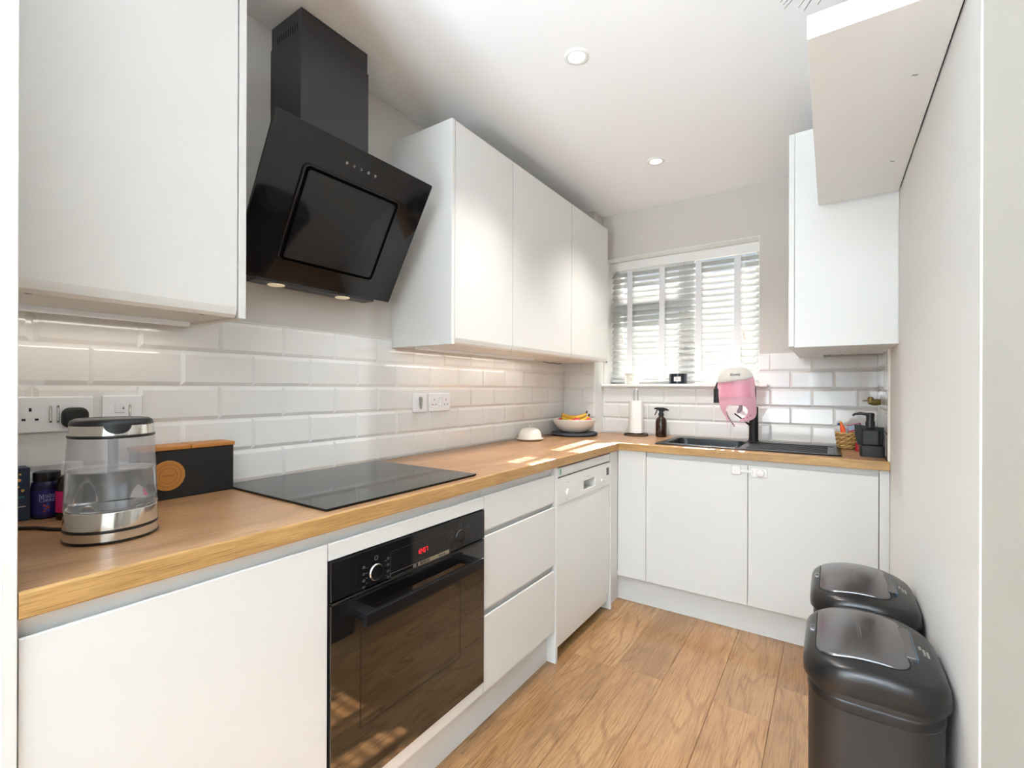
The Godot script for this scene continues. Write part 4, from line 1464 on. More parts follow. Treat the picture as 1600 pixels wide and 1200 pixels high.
	t = thing("paper_towel_holder", "black wire kitchen roll holder standing by the tiles", "holder", c)
	b = MB.new()
	var ring := []
	for i in 40:
		ring.append(c + Vector3(0.076 * cos(TAU * i / 40), 0.003, 0.076 * sin(TAU * i / 40)))
	b.tube(ring, 0.0028, 8, true)
	for s in [-1, 1]:
		b.tube([c + right * (0.076 * s) + Vector3(0, 0.003, 0), c + right * (0.074 * s) + Vector3(0, 0.013, 0), c + right * (0.06 * s) + Vector3(0, 0.015, 0), c + right * (0.013 * s) + Vector3(0, 0.0125, 0)], 0.0024, 8)
	part("base_ring", b, M.matt_black, t)
	b = MB.new()
	var lp := []
	for s in [-1, 1]:
		lp.append(c + right * 0.0125 * s + Vector3(0, 0.0115 if s < 0 else 0.29, 0))
		if s < 0:
			lp.append(c - right * 0.0125 + Vector3(0, 0.15, 0))
			for i in 9:
				var a := PI - PI * i / 8.0
				lp.append(c + right * 0.0125 * cos(a) + Vector3(0, 0.29 + 0.0125 * sin(a), 0))
	lp.append(c + right * 0.0125 + Vector3(0, 0.15, 0))
	lp.append(c + right * 0.0125 + Vector3(0, 0.0115, 0))
	b.tube(lp, 0.0024, 8)
	part("loop", b, M.steel, t)
	var t2 := thing("kitchen_roll", "slim white kitchen roll standing upright on the wire holder", "paper towel", c)
	b = MB.new()
	b.lathe([Vector2(0.0185, 0.0185), Vector2(0.046, 0.0185), Vector2(0.046, 0.0185), Vector2(0.047, 0.02), Vector2(0.047, 0.226), Vector2(0.046, 0.2275), Vector2(0.046, 0.2275), Vector2(0.0185, 0.2275), Vector2(0.0185, 0.2275), Vector2(0.0185, 0.0185)], I, 40)
	part("paper", b, M.paper, t2)
	b = MB.new()
	b.prism(PackedVector2Array([Vector2(0.0, 0), Vector2(0.03, 0.0), Vector2(0.03, 0.0008), Vector2(0, 0.0008)]), Transform3D(Basis(Vector3(0.9, 0, -0.4).normalized(), Vector3(0.4, 0, 0.9).normalized(), Vector3(0, 1, 0)), c + Vector3(0.018, 0.0195, 0.0437)), 0.207)
	part("loose_sheet", b, M.paper, t2)

	# amber spray bottle
	c = Vector3(0.667, WT, 0.085)
	I = Transform3D(Basis.IDENTITY, c)
	t = thing("spray_bottle", "brown glass spray bottle with black trigger left of the sink", "bottle", c)
	b = MB.new()
	b.lathe([Vector2(0, 0.0005), Vector2(0.031, 0.0005), Vector2(0.034, 0.004), Vector2(0.034, 0.098), Vector2(0.031, 0.112), Vector2(0.022, 0.124), Vector2(0.014, 0.129), Vector2(0.0135, 0.138)], I, 32)
	part("glass_body", b, smat(Color(0.17, 0.09, 0.055), 0.1), t)
	b = MB.new()
	b.lathe([Vector2(0.0155, 0.131), Vector2(0.0165, 0.133), Vector2(0.0165, 0.15), Vector2(0.0135, 0.153), Vector2(0.0125, 0.165)], I, 24)
	part("collar", b, M.matt_black, t)
	b = MB.new()
	var hd := PackedVector2Array([Vector2(-0.044, 0.183), Vector2(-0.043, 0.176), Vector2(-0.022, 0.174), Vector2(-0.012, 0.163), Vector2(0.014, 0.16), Vector2(0.022, 0.168), Vector2(0.046, 0.166), Vector2(0.048, 0.171), Vector2(0.034, 0.181), Vector2(0.012, 0.187), Vector2(-0.03, 0.188)])
	var hx := Transform3D(Basis(right, Vector3.UP, -fwd), c + fwd * 0.011)
	b.prism(hd, hx, 0.022, 0.004)
	part("trigger_head", b, M.matt_black, t)
	b = MB.new()
	b.tube([c - right * 0.026 + Vector3(0, 0.174, 0), c - right * 0.032 + Vector3(0, 0.155, 0), c - right * 0.041 + Vector3(0, 0.138, 0)], [0.004, 0.004, 0.003], 8)
	part("trigger", b, M.matt_black, t)

	# candles on the sill
	c = Vector3(0.428, 1.2402, -0.045)
	I = Transform3D(Basis.IDENTITY, c)
	t = thing("candle_jar", "white candle jar on the window sill, left of the dark one", "candle", c)
	b = MB.new()
	b.lathe([Vector2(0, 0), Vector2(0.045, 0), Vector2(0.0475, 0.003), Vector2(0.0485, 0.055), Vector2(0.0465, 0.057), Vector2(0.044, 0.055), Vector2(0.044, 0.05), Vector2(0, 0.05)], I, 40)
	part("jar", b, smat(Color(0.93, 0.92, 0.88), 0.25), t)
	b = MB.new()
	b.lathe([Vector2(0, 0.079), Vector2(0.047, 0.079), Vector2(0.05, 0.077), Vector2(0.05, 0.0715), Vector2(0.048, 0.0705), Vector2(0.046, 0.0572), Vector2(0, 0.0572)], I, 40)
	part("lid", b, smat(Color(0.95, 0.94, 0.9), 0.25), t)
	var fr := Vector3(1.133, 0, 3.145).normalized()
	part_plate(c + fr * 0.0484 + Vector3(0, 0.03, 0), fr, 0.026, 0.024, smat(Color(0.84, 0.82, 0.75), 0.6), t, "label")
	c = Vector3(0.738, 1.2402, -0.042)
	I = Transform3D(Basis.IDENTITY, c)
	t = thing("candle_jar", "dark navy glass candle jar with white label on the window sill", "candle", c)
	b = MB.new()
	b.lathe([Vector2(0, 0), Vector2(0.052, 0), Vector2(0.055, 0.003), Vector2(0.055, 0.003), Vector2(0.056, 0.064), Vector2(0.056, 0.064), Vector2(0.054, 0.066), Vector2(0.052, 0.064), Vector2(0.051, 0.052), Vector2(0, 0.052)], I, 40)
	part("jar", b, smat(Color(0.06, 0.1, 0.16), 0.08), t)
	fr = Vector3(0.55, 0, 3.1).normalized()
	part_plate(c + fr * 0.0558 + Vector3(0, 0.031, 0), fr, 0.042, 0.03, smat(Color(0.9, 0.89, 0.88), 0.5), t, "label")
	var bar := MB.new()
	for i in 3:
		var rg := Basis(Vector3.UP, atan2(fr.x, fr.z))
		bar.obox(Transform3D(rg, c + fr * 0.0568 + Vector3(0, 0.037 - 0.006 * i, 0)), Vector3(0.02 - 0.004 * (i % 2), 0.0016, 0.0006))
	part("label_print", bar, M.grey_print, t)


func part_plate(at: Vector3, z: Vector3, w: float, h: float, m: Material, parent: Node3D, called: String) -> void:
	var b := MB.new()
	var r := 0.056
	var xf := face(at, z)
	var rows := []
	for y in [-h / 2, h / 2]:
		var p := PackedVector3Array()
		for i in 9:
			var x := w * (i / 8.0 - 0.5)
			p.append(xf * Vector3(x, y, 0.0006 - (r - sqrt(r * r - x * x))))
		rows.append(p)
	b.grid(rows, false, false)
	part(called, b, m, parent)


# ---------------------------------------------------------------- sink
func sink_things() -> void:
	var t := thing("sink", "black composite sink with drainer let into the worktop under the window", "sink", Vector3(1.18, WT, 0.27))
	var b := MB.new()
	var y1 := 0.909
	var rim := [0.757, 1.605, 0.04, 0.505]
	var bowl := [0.795, 1.165, 0.135, 0.452]
	# rim round the bowl, chamfered outside edge
	b.box(Vector3(rim[0], WT + 0.0004, rim[2]), Vector3(bowl[0], y1, rim[3]), 0.002)
	b.box(Vector3(bowl[0], WT + 0.0004, bowl[3]), Vector3(bowl[1], y1, rim[3]), 0.002)
	b.box(Vector3(bowl[0], WT + 0.0004, rim[2]), Vector3(bowl[1], y1, bowl[2]), 0.002)
	part("rim", b, M.granite, t)
	b = MB.new()
	var rows := []
	for q in [[0.0, 0.0], [0.002, -0.004], [0.008, -0.06], [0.02, -0.15], [0.045, -0.175], [0.09, -0.18]]:
		var r := PackedVector3Array()
		for p in rrect(bowl[1] - bowl[0] - 2 * q[0], bowl[3] - bowl[2] - 2 * q[0], 0.045, 6):
			r.append(Vector3((bowl[0] + bowl[1]) / 2 + p.x, y1 + q[1], (bowl[2] + bowl[3]) / 2 + p.y))
		rows.append(r)
	b.grid(rows, true, false)
	b.grid([rows[-1], PackedVector3Array(Array(rows[-1]).map(func(v): return Vector3(0.98, y1 - 0.181, 0.29)))], true, false)
	# corners between the square cut and the rounded bowl
	var o := rrect(bowl[1] - bowl[0], bowl[3] - bowl[2], 0.0005, 6)
	var inn := rrect(bowl[1] - bowl[0], bowl[3] - bowl[2], 0.045, 6)
	b.prism(o, Transform3D(Basis(Vector3(1, 0, 0), Vector3(0, 0, -1), Vector3(0, 1, 0)), Vector3((bowl[0] + bowl[1]) / 2, WT + 0.001, (bowl[2] + bowl[3]) / 2)), y1 - WT - 0.001, 0.0, false, inn)
	part("bowl", b, M.granite, t)
	b = MB.new()
	b.lathe([Vector2(0.0, 0.003), Vector2(0.02, 0.002), Vector2(0.042, 0.004), Vector2(0.045, 0.0)], Transform3D(Basis.IDENTITY, Vector3(0.98, y1 - 0.181, 0.29)), 28)
	part("waste", b, M.black, t)
	# drainer: floor, border, ridges
	b = MB.new()
	b.box(Vector3(bowl[1], WT + 0.0004, rim[2]), Vector3(rim[1], y1 - 0.004, rim[3]), 0.0015)
	b.box(Vector3(bowl[1], y1 - 0.0041, rim[3] - 0.028), Vector3(rim[1], y1, rim[3]), 0.0018)
	b.box(Vector3(bowl[1], y1 - 0.0041, rim[2]), Vector3(rim[1], y1, rim[2] + 0.088), 0.0018)
	b.box(Vector3(rim[1] - 0.03, y1 - 0.0041, rim[2] + 0.088), Vector3(rim[1], y1, rim[3] - 0.028), 0.0018)
	var d := part("drainer", b, M.granite, t)
	for i in 7:
		var z := 0.165 + 0.044 * i
		part("ridge", bx(Vector3(1.2, y1 - 0.0041, z - 0.005), Vector3(1.55, y1 - 0.0015, z + 0.005), 0.002), M.granite, d)

	# black swan neck mixer tap
	var c := Vector3(1.196, y1, 0.088)
	var I := Transform3D(Basis.IDENTITY, c)
	t = thing("mixer_tap", "black swan-neck mixer tap with side lever behind the sink", "tap", c)
	b = MB.new()
	b.lathe([Vector2(0.0275, 0), Vector2(0.0275, 0.006), Vector2(0.0245, 0.008), Vector2(0.0245, 0.008), Vector2(0.024, 0.17), Vector2(0.0235, 0.196), Vector2(0.0235, 0.196), Vector2(0.014, 0.2)], I, 32)
	part("body", b, M.matt_black, t)
	b = MB.new()
	var e := Vector3(1.028, 0, 0.245)
	var pts := [c + Vector3(0, 0.196, 0), c + Vector3(0, 0.29, 0)]
	var mid := Vector3((c.x + e.x) / 2, c.y + 0.29, (c.z + e.z) / 2)
	var half := Vector3((c.x - e.x) / 2, 0, (c.z - e.z) / 2)
	for i in range(1, 16):
		var a := PI * i / 16.0
		pts.append(mid + half * cos(a) + Vector3(0, 0.094 * sin(a), 0))
	pts.append(Vector3(e.x, c.y + 0.285, e.z))
	pts.append(Vector3(e.x, c.y + 0.235, e.z))
	b.tube(pts, 0.0125, 16)
	part("spout", b, M.matt_black, t)
	b = MB.new()
	b.lathe([Vector2(0.0165, 0.0), Vector2(0.0175, 0.004), Vector2(0.0175, 0.078), Vector2(0.015, 0.083), Vector2(0, 0.083)], Transform3D(Basis.IDENTITY, Vector3(e.x, c.y + 0.22, e.z)), 24)
	part("nozzle", b, M.matt_black, t)
	b = MB.new()
	var lx := Transform3D(Basis(Vector3(0, 0, -1), Vector3(-0.35, 0, 0.93).normalized(), Vector3(0.93, 0, 0.35)).orthonormalized(), c + Vector3(-0.005, 0.085, 0.015))
	b.lathe([Vector2(0.0195, 0), Vector2(0.0195, 0.02), Vector2(0.017, 0.024), Vector2(0, 0.024)], lx, 24)
	b.tube([c + Vector3(-0.012, 0.09, 0.034), c + Vector3(-0.05, 0.125, 0.05), c + Vector3(-0.092, 0.158, 0.06)], [0.0055, 0.0042, 0.0038], 10)
	part("lever", b, M.matt_black, t)

	bib()

	# soap dispenser in its black caddy
	c = Vector3(1.716, WT, 0.40)
	t = thing("soap_caddy", "black caddy tray holding the soap dispenser at the worktop end", "caddy", c)
	b = MB.new()
	b.prism(rrect(0.088, 0.085, 0.012, 4), Transform3D(Basis(Vector3(1, 0, 0), Vector3(0, 0, -1), Vector3(0, 1, 0)), Vector3(1.717, WT + 0.0005, 0.40)), 0.05, 0.003, true)
	part("tray", b, M.matt_black, t)
	b = MB.new()
	b.prism(PackedVector2Array([Vector2(-0.05, 0.045), Vector2(0.045, 0.045), Vector2(0.048, 0.13), Vector2(-0.062, 0.14), Vector2(-0.06, 0.095)]), Transform3D(Basis.IDENTITY, Vector3(1.717, WT, 0.345)), 0.012, 0.003)
	part("back_plate", b, M.matt_black, t)
	t = thing("soap_dispenser", "square black soap dispenser with pump standing in the black caddy", "dispenser", c + Vector3(0, 0.051, 0))
	b = MB.new()
	b.prism(rrect(0.066, 0.066, 0.009, 5), Transform3D(Basis(Vector3(1, 0, 0), Vector3(0, 0, -1), Vector3(0, 1, 0)), Vector3(1.711, WT + 0.051, 0.405)), 0.073, 0.007, false)
	part("bottle", b, smat(Color(0.06, 0.06, 0.066), 0.5), t)
	b = MB.new()
	b.lathe([Vector2(0.024, 0.124), Vector2(0.019, 0.128), Vector2(0.017, 0.134), Vector2(0.017, 0.134), Vector2(0.0185, 0.136), Vector2(0.0185, 0.158), Vector2(0.0155, 0.161), Vector2(0.0155, 0.18), Vector2(0.0165, 0.182), Vector2(0.0165, 0.195), Vector2(0.013, 0.199), Vector2(0, 0.2)], Transform3D(Basis.IDENTITY, Vector3(1.711, WT, 0.405)), 28)
	part("pump", b, M.black, t)
	b = MB.new()
	b.tube([Vector3(1.706, WT + 0.191, 0.405), Vector3(1.675, WT + 0.195, 0.405), Vector3(1.655, WT + 0.192, 0.405), Vector3(1.646, WT + 0.184, 0.405)], [0.0068, 0.0062, 0.0055, 0.005], 10)
	part("spout", b, M.black, t)

	# woven basket and what it holds
	c = Vector3(1.629, WT, 0.135)
	t = thing("wicker_basket", "small woven natural basket of tubes beside the drainer", "basket", c)
	var straw := smat(Color(0.78, 0.62, 0.38), 0.8)
	var straw2 := smat(Color(0.66, 0.49, 0.27), 0.8)
	for j in 8:
		var r := 0.033 + 0.0085 * pow(j / 7.0, 0.8)
		var ring := []
		for i in 48:
			var a := TAU * i / 48
			var rr := r + 0.0045 * sin(a * 9 + PI * j)
			ring.append(c + Vector3(rr * cos(a), 0.007 + 0.0105 * j + 0.0028 * sin(a * 9 + PI * j + 1.2), rr * sin(a)))
		b = MB.new()
		b.tube(ring, 0.0052, 7, true)
		part("weave", b, straw if j % 2 else straw2, t)
	b = MB.new()
	b.lathe([Vector2(0, 0.0005), Vector2(0.031, 0.0005), Vector2(0.031, 0.0005), Vector2(0.037, 0.08), Vector2(0.034, 0.08), Vector2(0.029, 0.006), Vector2(0, 0.006)], Transform3D(Basis.IDENTITY, c), 24)
	part("lining", b, straw2, t)
	var tubes := [
		[Vector3(-0.004, 0.05, 0.014), Vector3(-0.022, 0.128, 0.018), Color(0.95, 0.36, 0.16), "orange squeeze tube leaning in the woven basket", "tube"],
		[Vector3(-0.014, 0.05, -0.006), Vector3(-0.032, 0.118, -0.004), Color(0.93, 0.93, 0.9), "white tube with a blue cap at the basket's left", "tube"],
		[Vector3(0.006, 0.05, 0.008), Vector3(0.0, 0.108, 0.016), Color(0.62, 0.72, 0.72), "pale grey green bottle in the middle of the basket", "bottle"]]
	for k in tubes.size():
		var q: Array = tubes[k]
		var u := thing("tube" if q[4] == "tube" else "small_bottle", q[3], q[4], c + q[0])
		b = MB.new()
		var a: Vector3 = c + q[0]
		var en: Vector3 = c + q[1]
		b.tube([a, a.lerp(en, 0.7), en], [0.0125, 0.0115, 0.006] if k == 0 else [0.008, 0.008, 0.0075], 14)
		part("body", b, smat(q[2], 0.35), u)
		b = MB.new()
		b.tube([en, en + (en - a).normalized() * 0.012], [0.0062, 0.006], 12)
		part("cap", b, smat([Color(0.95, 0.55, 0.2), Color(0.18, 0.3, 0.5), Color(0.85, 0.88, 0.86)][k], 0.4), u)
		if k == 0:
			b = MB.new()
			b.tube([a.lerp(en, 0.1), a.lerp(en, 0.32)], [0.0133, 0.0131], 14)
			part("label", b, smat(Color(0.85, 0.12, 0.12), 0.4), u)
	var cx := Transform3D(Basis(Vector3(0, 0, 1), 0.28) * Basis(Vector3.UP, 0.15), c + Vector3(0.032, 0.112, 0.012))
	t = thing("card_packet", "blue grey card packet with red edges tilted in the basket", "packet", cx.origin)
	b = MB.new()
	b.obox(cx, Vector3(0.062, 0.034, 0.012), 0.001)
	part("card", b, smat(Color(0.72, 0.14, 0.22), 0.5), t)
	b = MB.new()
	b.obox(cx.translated_local(Vector3(-0.001, 0.002, 0.006)), Vector3(0.054, 0.024, 0.0012))
	part("front", b, smat(Color(0.66, 0.72, 0.8), 0.5), t)
	# red bottle in front of the basket
	c = Vector3(1.6755, WT, 0.225)
	t = thing("nail_varnish", "tiny red bottle with cream cap between basket and dispenser", "bottle", c)
	b = MB.new()
	b.lathe([Vector2(0, 0.0005), Vector2(0.0125, 0.0005), Vector2(0.0135, 0.003), Vector2(0.0135, 0.036), Vector2(0.007, 0.043), Vector2(0.006, 0.046)], Transform3D(Basis.IDENTITY, c), 20)
	part("glass_body", b, smat(Color(0.6, 0.07, 0.1), 0.1), t)
	b = MB.new()
	b.lathe([Vector2(0.008, 0.043), Vector2(0.0078, 0.06), Vector2(0.0055, 0.083), Vector2(0, 0.085)], Transform3D(Basis.IDENTITY, c), 16)
	part("cap", b, M.cream, t)

	# brass valve and thin pipe by the wall
	c = Vector3(1.735, 1.147, 0.2)
	t = thing("gas_valve", "small brass valve with lever on a thin pipe by the right wall tiles", "valve", c)
	var brass := smat(Color(0.5, 0.42, 0.22), 0.45, 0.7)
	b = MB.new()
	b.tube([c + Vector3(0.026, 0, 0), c + Vector3(0.0, -0.003, 0.012), c + Vector3(-0.02, -0.002, 0.02)], [0.014, 0.0155, 0.009], 12)
	b.lathe([Vector2(0.011, -0.01), Vector2(0.012, 0.016), Vector2(0.009, 0.024), Vector2(0, 0.025)], Transform3D(Basis.IDENTITY, c + Vector3(-0.012, 0, 0.014)), 16)
	part("body", b, brass, t)
	b = MB.new()
	b.obox(Transform3D(Basis(Vector3.UP, 0.6), c + Vector3(-0.03, 0.006, 0.022)), Vector3(0.03, 0.006, 0.012), 0.002)
	part("lever", b, smat(Color(0.6, 0.55, 0.34), 0.5, 0.4), t)
	b = MB.new()
	b.tube([c + Vector3(0.02, -0.01, 0.002), Vector3(1.7565, 1.1, 0.2), Vector3(1.7565, WT + 0.001, 0.2)], 0.0035, 8)
	part("pipe", b, smat(Color(0.85, 0.84, 0.81), 0.4), t)


func bib() -> void:
	# silicone bib folded over the spout, pocket uppermost
	var at := Vector3(1.128, 1.16, 0.2)
	var t := thing("baby_bib", "pink silicone baby bib with grey pocket hung over the tap", "bib", at)
	var pink := smat(Color(0.88, 0.66, 0.71), 0.35)
	var grey := smat(Color(0.74, 0.72, 0.69), 0.45)
	# the sheet hangs in front of the spout, rounded about an upright axis
	var S := func(x: float, y: float, o := 0.0) -> Vector3:
		var r := 0.17
		var a := x / r
		return Vector3(1.128 + sin(a) * r * 1.0, y, 0.262 + (cos(a) - 1.0) * r * 0.9 + o + 0.018 * smoothstep(1.02, 1.2, y) - 0.02 * smoothstep(1.26, 1.33, y))
	# half widths of the outline (left, right) at heights; below the neck it splits into two straps
	var outline := [[1.322, -0.02, 0.035], [1.318, -0.045, 0.055], [1.305, -0.068, 0.072], [1.285, -0.086, 0.086], [1.26, -0.096, 0.097], [1.23, -0.101, 0.1], [1.2, -0.101, 0.1], [1.17, -0.1, 0.102], [1.148, -0.096, 0.106]]
	var b := MB.new()
	sheet(b, S, outline, 0.0)
	part("body", b, pink, t)
	# shoulders round the crescent neck hole: an arc swept from the left strap to the right one
	b = MB.new()
	var l := [[1.15, -0.096, 0.106], [1.135, -0.093, 0.106], [1.122, -0.09, 0.106]]
	sheet(b, S, l, 0.0)
	sheet(b, S, [[1.122, -0.09, -0.03], [1.11, -0.086, -0.044], [1.09, -0.078, -0.05], [1.07, -0.066, -0.046], [1.05, -0.052, -0.036], [1.035, -0.045, -0.033]], 0.0)
	sheet(b, S, [[1.122, 0.03, 0.106], [1.11, 0.052, 0.108], [1.09, 0.062, 0.109], [1.07, 0.058, 0.107], [1.055, 0.045, 0.1], [1.045, 0.028, 0.09], [1.036, 0.018, 0.072], [1.03, 0.024, 0.05]], 0.0)
	part("neck_strap", b, pink, t)
	b = MB.new()
	sheet(b, S, [[1.085, -0.05, -0.042], [1.06, -0.044, -0.034], [1.03, -0.028, -0.016], [1.008, -0.013, -0.001], [1.0, -0.008, -0.001]], 0.012)
	var st := part("fastening_tab", b, smat(Color(0.72, 0.6, 0.62), 0.4), t)
	for i in 5:
		var k := MB.new()
		var p: Vector3 = S.call(-0.037 + 0.0065 * i, 1.057 - 0.0105 * i, 0.0155)
		k.prism(circle(0.0028, 10), Transform3D(Basis.IDENTITY, p), 0.0008)
		part("hole", k, M.hole, st)
	b = MB.new()
	sheet(b, S, [[1.04, -0.046, -0.042], [0.99, -0.044, -0.0425]], -0.004)
	part("neck_strap", b, pink, t)
	b = MB.new()
	sheet(b, S, [[1.12, 0.018, 0.034], [1.1, 0.012, 0.034], [1.085, 0.004, 0.028], [1.075, 0.006, 0.018]], -0.012)
	part("fastening_tab", b, smat(Color(0.55, 0.49, 0.52), 0.4), t)
	for q in [[0.04, 1.047], [0.058, 1.053], [0.075, 1.063]]:
		var k := MB.new()
		k.lathe([Vector2(0.0035, 0), Vector2(0.0035, 0.003), Vector2(0.002, 0.005), Vector2(0, 0.005)], Transform3D(Basis(Vector3.RIGHT, PI / 2), S.call(q[0], q[1], 0.002)), 12)
		part("stud", k, smat(Color(0.78, 0.36, 0.5), 0.4), t)
	# grey pocket turned down over the top
	b = MB.new()
	sheet(b, S, [[1.3245, -0.026, 0.04], [1.32, -0.05, 0.058], [1.307, -0.072, 0.075], [1.288, -0.089, 0.089], [1.275, -0.094, 0.09], [1.262, -0.098, 0.06], [1.252, -0.0995, 0.0], [1.246, -0.1, -0.06]], 0.009)
	b.grid([PackedVector3Array([S.call(-0.026, 1.3245, 0.0115), S.call(0.0, 1.3255, 0.0115), S.call(0.04, 1.3245, 0.0115)]), PackedVector3Array([S.call(-0.03, 1.318, -0.03), S.call(0.0, 1.32, -0.03), S.call(0.04, 1.318, -0.03)])], false, false)
	var pk := part("pocket", b, grey, t)
	var xf := face(S.call(0.0, 1.287, 0.0125), Vector3(0.05, 0.2, 1))
	lettering("dusty", 0.014, xf, M.hole, pk, true, "Droid Serif", true)
	# paler inner panel edge and the far half behind the spout
	b = MB.new()
	sheet(b, S, [[1.247, -0.07, 0.072], [1.2, -0.076, 0.076], [1.16, -0.078, 0.078]], 0.0028)
	part("front_panel", b, smat(Color(0.86, 0.58, 0.65), 0.3), t)
	b = MB.new()
	sheet(b, S, [[1.318, -0.05, 0.055], [1.28, -0.08, 0.08], [1.2, -0.085, 0.085], [1.15, -0.08, 0.08]], -0.075)
	b.grid([PackedVector3Array([S.call(-0.05, 1.318, -0.075), S.call(0.0, 1.32, -0.075), S.call(0.055, 1.318, -0.075)]), PackedVector3Array([S.call(-0.03, 1.321, 0.0), S.call(0.0, 1.3225, 0.0), S.call(0.04, 1.321, 0.0)])], false, false)
	part("back_flap", b, pink, t)


# a sheet 2.5 mm thick from rows of [height, left, right] laid on the surface S
func sheet(b: MB, S: Callable, rows: Array, o: float) -> void:
	var front := []
	var back := []
	for r in rows:
		var f := PackedVector3Array()
		var k := PackedVector3Array()
		for i in 13:
			var x := lerpf(r[1], r[2], i / 12.0)
			f.append(S.call(x, r[0], o + 0.0025))
			k.append(S.call(x, r[0], o))
		front.append(f)
		back.append(k)
	b.grid(front, false, false, true)
	b.grid(back, false, false)
	for j in rows.size() - 1:
		b.quad(front[j][0], back[j][0], back[j + 1][0], front[j + 1][0])
		b.quad(back[j][12], front[j][12], front[j + 1][12], back[j + 1][12])
	for j in [0, rows.size() - 1]:
		for i in 12:
			b.quad(front[j][i], front[j][i + 1], back[j][i + 1], back[j][i])


# ---------------------------------------------------------------- bins
func bins() -> void:
	var t := thing("sensor_bin", "dark steel sensor bin in front, nearer the camera", "bin", Vector3(1.637, 0, 1.74), "dark sensor bins along the right wall")
	make_bin(t)
	var o: Node3D = t.duplicate()
	o.name = numbered("sensor_bin")
	add_child(o)
	o.position = Vector3(1.6385, 0, 1.352)
	tag(o, "dark steel sensor bin behind, nearer the sink cabinet", "bin", "dark sensor bins along the right wall")


# the long straight sides of a rounded rectangle cut into eight
func dense(p: PackedVector2Array) -> PackedVector2Array:
	var o := PackedVector2Array()
	for i in p.size():
		var e := p[(i + 1) % p.size()]
		o.append(p[i])
		if i % 9 == 8:
			for k in range(1, 8):
				o.append(p[i].lerp(e, k / 8.0))
	return o


